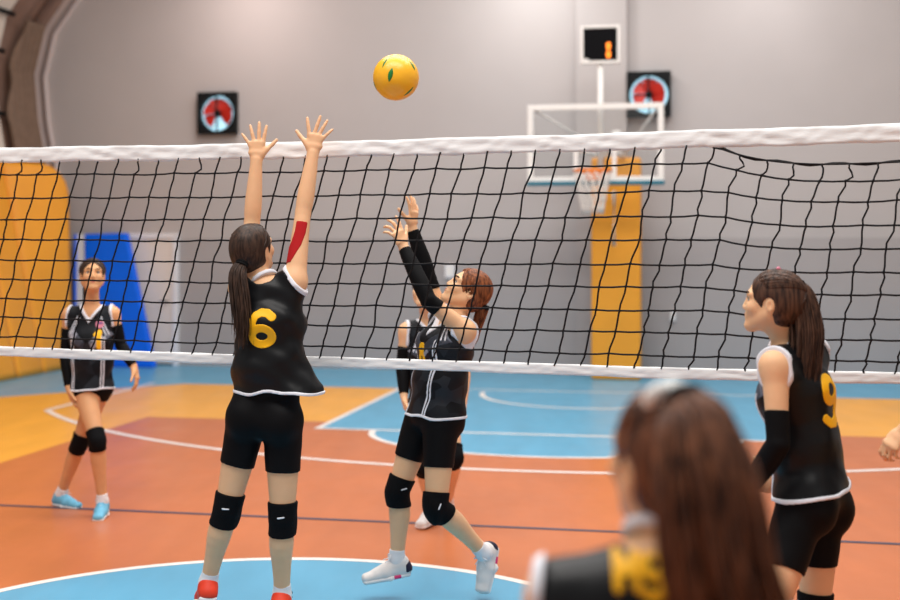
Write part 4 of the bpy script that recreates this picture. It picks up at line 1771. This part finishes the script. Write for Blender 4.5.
# red strip on her upper arm
J = A_['J']
mid_ = J['shR'] + (J['elR'] - J['shR']) * .5
ua = unit(J['elR'] - J['shR'])
tx = unit(np.cross(ua, np.array([0, 1.0, 0])))
if tx[0] < 0:
    tx = -tx
ops = inf(A_['arms']['R'][0] + A_['arms']['R'][1], .0022)
nback = np.array([0, -1.0, 0])
nback = unit(nback - (nback @ ua) * ua)
def on_arm(px, py):
    q = at(px, py, 5.32) - J['shR']
    return (q @ tx, q @ ua)
ops.append(('i', decal(J['shR'], tx, ua, nback, tri([on_arm(*q) for q in ((281, 262), (290.5, 267), (297.5, 257), (297, 245), (288, 252))][::1]), far=.0), .0))
ops = ops[:-1]
_path = [on_arm(*q) for q in ((284, 268), (291, 256), (297, 245), (300.5, 233), (302, 222))]
ops.append(('i', decal(J['shR'], tx, ua, nback, strokes([_path], .0235), far=.0), .0))
ops.append(('i', plane(-unit(ua), J['shR'] + ua * (_path[0][1] + .012)), .002))
ops.append(('i', plane(unit(ua), J['shR'] + ua * (_path[-1][1] + .002)), .002))
A_['part']('kinesiology_tape', ops, .0032, M['kinesio'], A_['root'], 'red elastic tape on the right upper arm')

# ---- the setter, in mid-jump beyond the net
B_ = person(dict(
    d=6.0, vox=.0045, seed=2, hair='hair_red', skin='skin', shoe='shoe_white', shoe_accent=True, sole_label='white sole',
    label='red-haired player in mid-jump beyond the net, black sleeves raised towards the ball',
    J=dict(pelvis=(434, 412, 0), chest=(447, 345, .0), neck=(455, 317, .0), head=(468, 290.5, .0),
           shL=(465, 331, -.12), shR=(441, 318, .12), elL=(428.5, 300.5, -.16), elR=(429, 279, .12), wrL=(403.5, 247, -.05), wrR=(412, 228, .12),
           hipL=(441, 420, -.07), hipR=(422, 419, .06), kneeL=(436, 507, -.14), kneeR=(398, 491, .03), ankL=(484, 553, .02), ankR=(397, 560, .05)),
    head_fwd=(-.80, -.12, .56), head_up=(.56, .0, .8), hs=.97,
    hands=dict(L=((-.35, -.1, .9), (-.6, .55, .1), dict(ang=(14, 4, -10, -24), curl=(10, 22, 30, 30), thumb=(50, 15))),
               R=((.12, .0, 1), (-.55, .35, .35), dict(ang=(14, 2, -12, -26), curl=(10, 10, 12, 14), thumb=(46, 22)))),
    feet=dict(L=((-.22, -.38, -.9), (-.45, -.75, .42)), R=((-.96, -.22, -.14), (-.14, 0, 1))),
    tie=(0, -.085, -.06), pony=[(484, 305, .0), (481, 314, .0), (477, 327, .01), (474, 338, .02), (471, 347, .02)],
    pony_w=[.026, .026, .024, .02, .010], wave=.006, flare=.015,
    sleeves='LR', sleeve_from=.74,
    jersey=dict(thigh_r=.078, hip=.85, hem=(436, 414, 0), w=(.142, .136, .150), dp=(.115, .112, .125), fold=.003, facets=True, vneck=True, arm_in=-.005,
                decals=FRONT + [num('8', .105, .0115, front=True, z=-.06)]),
    pad_mark=(.5, -.8, 0), shorts=.55))

# ---- number 1, walking at far left
C_ = person(dict(
    d=8.0, vox=.0055, seed=3, s=.93, hs=1.05, hand_s=1.07, hair='hair_dark', skin='skin_tan', shoe='shoe_blue',
    label='player in number 1 jersey and light blue shoes walking at far left',
    J=dict(pelvis=(91, 384, 0), chest=(92, 338, .0), neck=(92.5, 306, .0), head=(92.5, 275.5, -.03),
           shL=(112.5, 314, .0), shR=(70, 315, .0), elL=(121, 345, .02), elR=(65.5, 352, .0), wrL=(134, 367, -.02), wrR=(69, 388, -.06),
           hipL=(99, 389, .02), hipR=(84, 389, -.02), kneeL=(79.5, 443, .07), kneeR=(97, 440, -.16), ankL=(61, 494, .2), ankR=(102.5, 501.5, -.1)),
    head_fwd=(.30, -.92, .22), head_up=(0, .1, 1),
    hands=dict(L=((.32, -.15, -.9), (-.9, 0, -.3), dict(curl=(20, 22, 24, 26))), R=((.25, -.1, -.95), (.9, .3, .2), dict(curl=(16, 18, 20, 22)))),
    feet=dict(L=((.88, -.45, -.06), (0, 0, 1)), R=((.08, -1, -.12), (0, -.1, 1))),
    tie=(0, -.09, -.02), pony=[(89, 278, .09), (88, 284, .12), (87, 294, .13), (86.5, 305, .14), (86, 318, .14)],
    pony_w=[.02, .026, .026, .022, .01], sleeves='LR', sleeve_from=.36, strands=120,
    jersey=dict(hem=(91, 388, 0), thigh_r=.084, w=(.142, .130, .138), dp=(.118, .110, .118), fold=.003, facets=True, vneck=True, arm_in=-.004,
                decals=FRONT + [num('1', .115, .0155, front=True, z=.0, x=.07),
                                dict(name='crest', front=True, mat='crest', e=.003, x=.07, z=.095, h=.003, far=.03, label='round pink crest on the chest', sdf=lambda x, z: np.sqrt(x * x + z * z) - .026),
                                dict(name='crest_band', front=True, mat='crest_blue', e=.0036, x=.07, z=.095, h=.003, far=.03, label='dark blue band across the crest', sdf=strokes([[(-.012, .006), (.012, .006)]], .006))]),
    pad_mark=None, shorts=.14))

# ---- half hidden behind the setter
D_ = person(dict(
    d=7.6, vox=.0062, seed=4, hair='hair_dark', skin='skin', shoe='shoe_white',
    label='player mostly hidden behind the jumping red-haired player, arms lowered in black sleeves',
    J=dict(pelvis=(434, 402, .04), chest=(431, 353, .0), neck=(429, 319, .0), head=(424.5, 291, -.06),
           shL=(454, 331, .05), shR=(407, 331, -.02), elL=(465, 369, .06), elR=(402.5, 362, -.02), wrL=(463, 403, .0), wrR=(404, 396, -.10),
           hipL=(445, 410, .04), hipR=(424, 410, .04), kneeL=(454, 457, -.1), kneeR=(424, 464, -.14), ankL=(447, 502, .32), ankR=(431, 508, .06)),
    head_fwd=(-.25, -.9, .22), head_up=(0, .1, 1), hs=.94,
    hands=dict(L=((.1, -.1, -1), (-1, 0, 0), dict(curl=(20, 22, 24, 26))), R=((.12, -.2, -.95), (1, 0, .1), dict(curl=(22, 24, 26, 28)))),
    feet=dict(L=((-.3, -.9, -.04), (0, 0, 1)), R=((-.35, -.9, -.05), (0, 0, 1))),
    tie=(0, -.09, -.02), pony=[(428, 292, .06), (429, 297, .09), (429, 307, .10), (429, 316, .11), (429, 327, .11)],
    pony_w=[.02, .024, .024, .02, .01], sleeves='R', sleeve_from=.5, strands=90,
    jersey=dict(hem=(433, 404, .04), w=(.138, .132, .145), dp=(.115, .110, .12), fold=.003, facets=True, vneck=True, arm_in=-.004, decals=FRONT[:1] + FRONT[3:]),
    pad_mark=None, shorts=.5))

# ---- number 9, near side at right
E_ = person(dict(
    d=4.4, vox=.0045, seed=5, hair='hair_brown', skin='skin', shoe='shoe_white',
    label='player in number 9 jersey with long brown ponytail, looking left',
    J=dict(pelvis=(811, 490, 0), chest=(797, 392, .0), neck=(787, 342, .0), head=(773, 302, -.02),
           shL=(775, 366, -.14), shR=(812, 353, .13), elL=(778, 444, -.20), elR=(806, 432, .20), wrL=(751, 487, -.12), wrR=(768, 486, .26),
           hipL=(801, 506, -.08), hipR=(819, 506, .08), kneeL=(768, 622, -.20), kneeR=(815, 612, .06), ankL=(800, 704, -.1), ankR=(840, 704, .14)),
    head_fwd=(-.885, .46, .09), head_up=(0, 0, 1), hs=.97,
    hands=dict(L=((-.72, .15, .42), (.2, .9, .1), dict(curl=(26, 28, 30, 32))), R=((-.8, -.1, .3), (.1, -.9, .1), dict(curl=(26, 28, 30, 32)))),
    feet=dict(L=((-.85, .45, -.03), (0, 0, 1)), R=((-.85, .45, -.03), (0, 0, 1))),
    tie=(0, -.092, .045), pony=[(795, 285, -.03), (802, 299, -.045), (807, 335, -.07), (803, 385, -.09), (796, 428, -.10)],
    pony_w=[.026, .048, .060, .050, .018], wave=.010, flare=.02, pony_n=190,
    sleeves='L', sleeve_from=.58,
    jersey=dict(hem=(811, 489, 0), w=(.140, .130, .15), dp=(.116, .110, .13), fold=.0035, arm_in=-.006, hem_n=(.17, .0, -1),
                decals=[num('9', .19, .0170, wide=1.15, z=-.035, x=-.004)] + FRONT[:1] + FRONT[2:3]),
    pad_mark=None, shorts=.55))
g = Geo()
q = E_['C'] + (E_['hu'] * .122 - E_['hf'] * .005 - np.array([0, .015, 0])) * .97
g.tube([q - E_['hf'] * .008, q + E_['hf'] * .001, q + E_['hf'] * .008], [.003, .007, .003], 8)
o = g.build('hair_clip', M['crest'], E_['hair'], E_['base'], smooth=True)
o['label'] = 'tiny pink hair clip'

# ---- out of focus in the foreground
F_ = person(dict(
    d=1.8, vox=.0055, seed=6, hair='hair_front', skin='skin', shoe='shoe_white',
    label='blurred player in the foreground with a big chestnut ponytail, seen from behind',
    J=dict(pelvis=(690, 900, -.02), chest=(684, 672, .0), neck=(662, 541, .03), head=(668, 462, .06),
           shL=(560, 598, .02), shR=(782, 655, -.02), elL=(535, 750, .10), elR=(822, 790, .06), wrL=(590, 800, .33), wrR=(770, 810, .30),
           hipL=(632, 930, 0), hipR=(745, 930, 0), kneeL=(620, 1180, .14), kneeR=(765, 1180, .14), ankL=(610, 1368, .0), ankR=(775, 1368, .0)),
    head_fwd=(-.42, .88, .16), head_up=(0, -.1, 1),
    hands=dict(L=((.3, .9, .1), (1, 0, 0), dict(curl=(24, 26, 28, 30))), R=((-.3, .9, .1), (-1, 0, 0), dict(curl=(24, 26, 28, 30)))),
    feet=dict(L=((-.15, 1, 0), (0, 0, 1)), R=((.15, 1, 0), (0, 0, 1))),
    tie=(.0, -.07, .085), pony=[(682, 402, -.05), (694, 425, -.085), (706, 480, -.115), (719, 560, -.13), (734, 640, -.13), (730, 730, -.13)],
    pony_w=[.026, .052, .070, .076, .074, .02], wave=.014, flare=.02, pony_n=300, pony_r=.0042, strands=240,
    sleeves='LR', sleeve_from=.45,
    jersey=dict(hem=(690, 880, -.02), w=(.150, .146, .165), dp=(.122, .118, .13), fold=.003, arm_in=-.036,
                decals=[dict(name='number', sdf=glyph_sdf('M', .056, .0064, -.072), mat='number', z=.155, h=.003, label='yellow lettering on the back'),
                        dict(name='number', sdf=glyph_sdf('9', .072, .0074, -.034), mat='number', z=.148, h=.003, label='yellow lettering on the back')]),
    pad_mark=None, shorts=.55))
# white scrunchie with a green bit
tp = F_['G'][0]
bm_pts = []
scr_root = None
ops = []
for i in range(9):
    a_ = 2 * math.pi * i / 9
    p = F_['C'] + F_['hu'] * .110 - F_['hf'] * .030 - F_['hr'] * .026 + np.array([math.cos(a_) * .026, -.010 + .014 * math.sin(a_ * 2), math.sin(a_) * .016])
    ops.append(('u', ell(p, np.eye(3), np.array((.016, .013, .013))), .004))
scr = F_['part']('scrunchie', ops, .003, M['scrunchie'], F_['hair'], 'white ruffled hair tie on top')
p = F_['C'] + F_['hu'] * .106 - F_['hf'] * .052 - F_['hr'] * .014
F_['part']('clip_leaf', [('u', ell(p, np.eye(3), (.012, .007, .006)), 0)], .0025, M['green_leaf'], F_['hair'], 'green bit of the hair tie')

# ---- only a hand reaches into the picture at right
G_ = person(dict(
    d=4.2, vox=.0065, seed=7, hair='hair_dark', skin='skin', shoe='shoe_white',
    label='player standing outside the right edge, only a curled bare hand in the picture',
    J=dict(pelvis=(990, 468, .05), chest=(985, 372, .05), neck=(984, 322, .05), head=(978, 282, .05),
           shL=(978, 338, -.10), shR=(992, 338, .20), elL=(944, 392, -.14), elR=(985, 400, .22), wrL=(904, 431, -.06), wrR=(955, 430, .25),
           hipL=(986, 480, -.03), hipR=(994, 480, .13), kneeL=(972, 592, -.06), kneeR=(982, 592, .16), ankL=(990, 688, -.03), ankR=(1000, 680, .14)),
    head_fwd=(-.95, .2, .15), head_up=(0, 0, 1),
    hands=dict(L=((-.62, -.05, -.62), (.55, .55, -.55), dict(ang=(4, 1, -3, -8), curl=(34, 38, 40, 42), thumb=(25, 35))), R=((-.8, 0, -.5), (0, -.5, -.8), dict(curl=(30, 30, 32, 34)))),
    feet=dict(L=((-1, .1, 0), (0, 0, 1)), R=((-1, .2, 0), (0, 0, 1))),
    tie=(0, -.09, -.02), pony=[(1002, 285, .05), (1010, 290, .05), (1014, 310, .05), (1015, 330, .05), (1015, 350, .05)],
    pony_w=[.02, .026, .026, .022, .01], strands=60, hand_s=.9,
    jersey=dict(hem=(990, 468, .05), w=(.142, .134, .15), dp=(.118, .112, .125), fold=.003), pad_mark=None, shorts=.5))
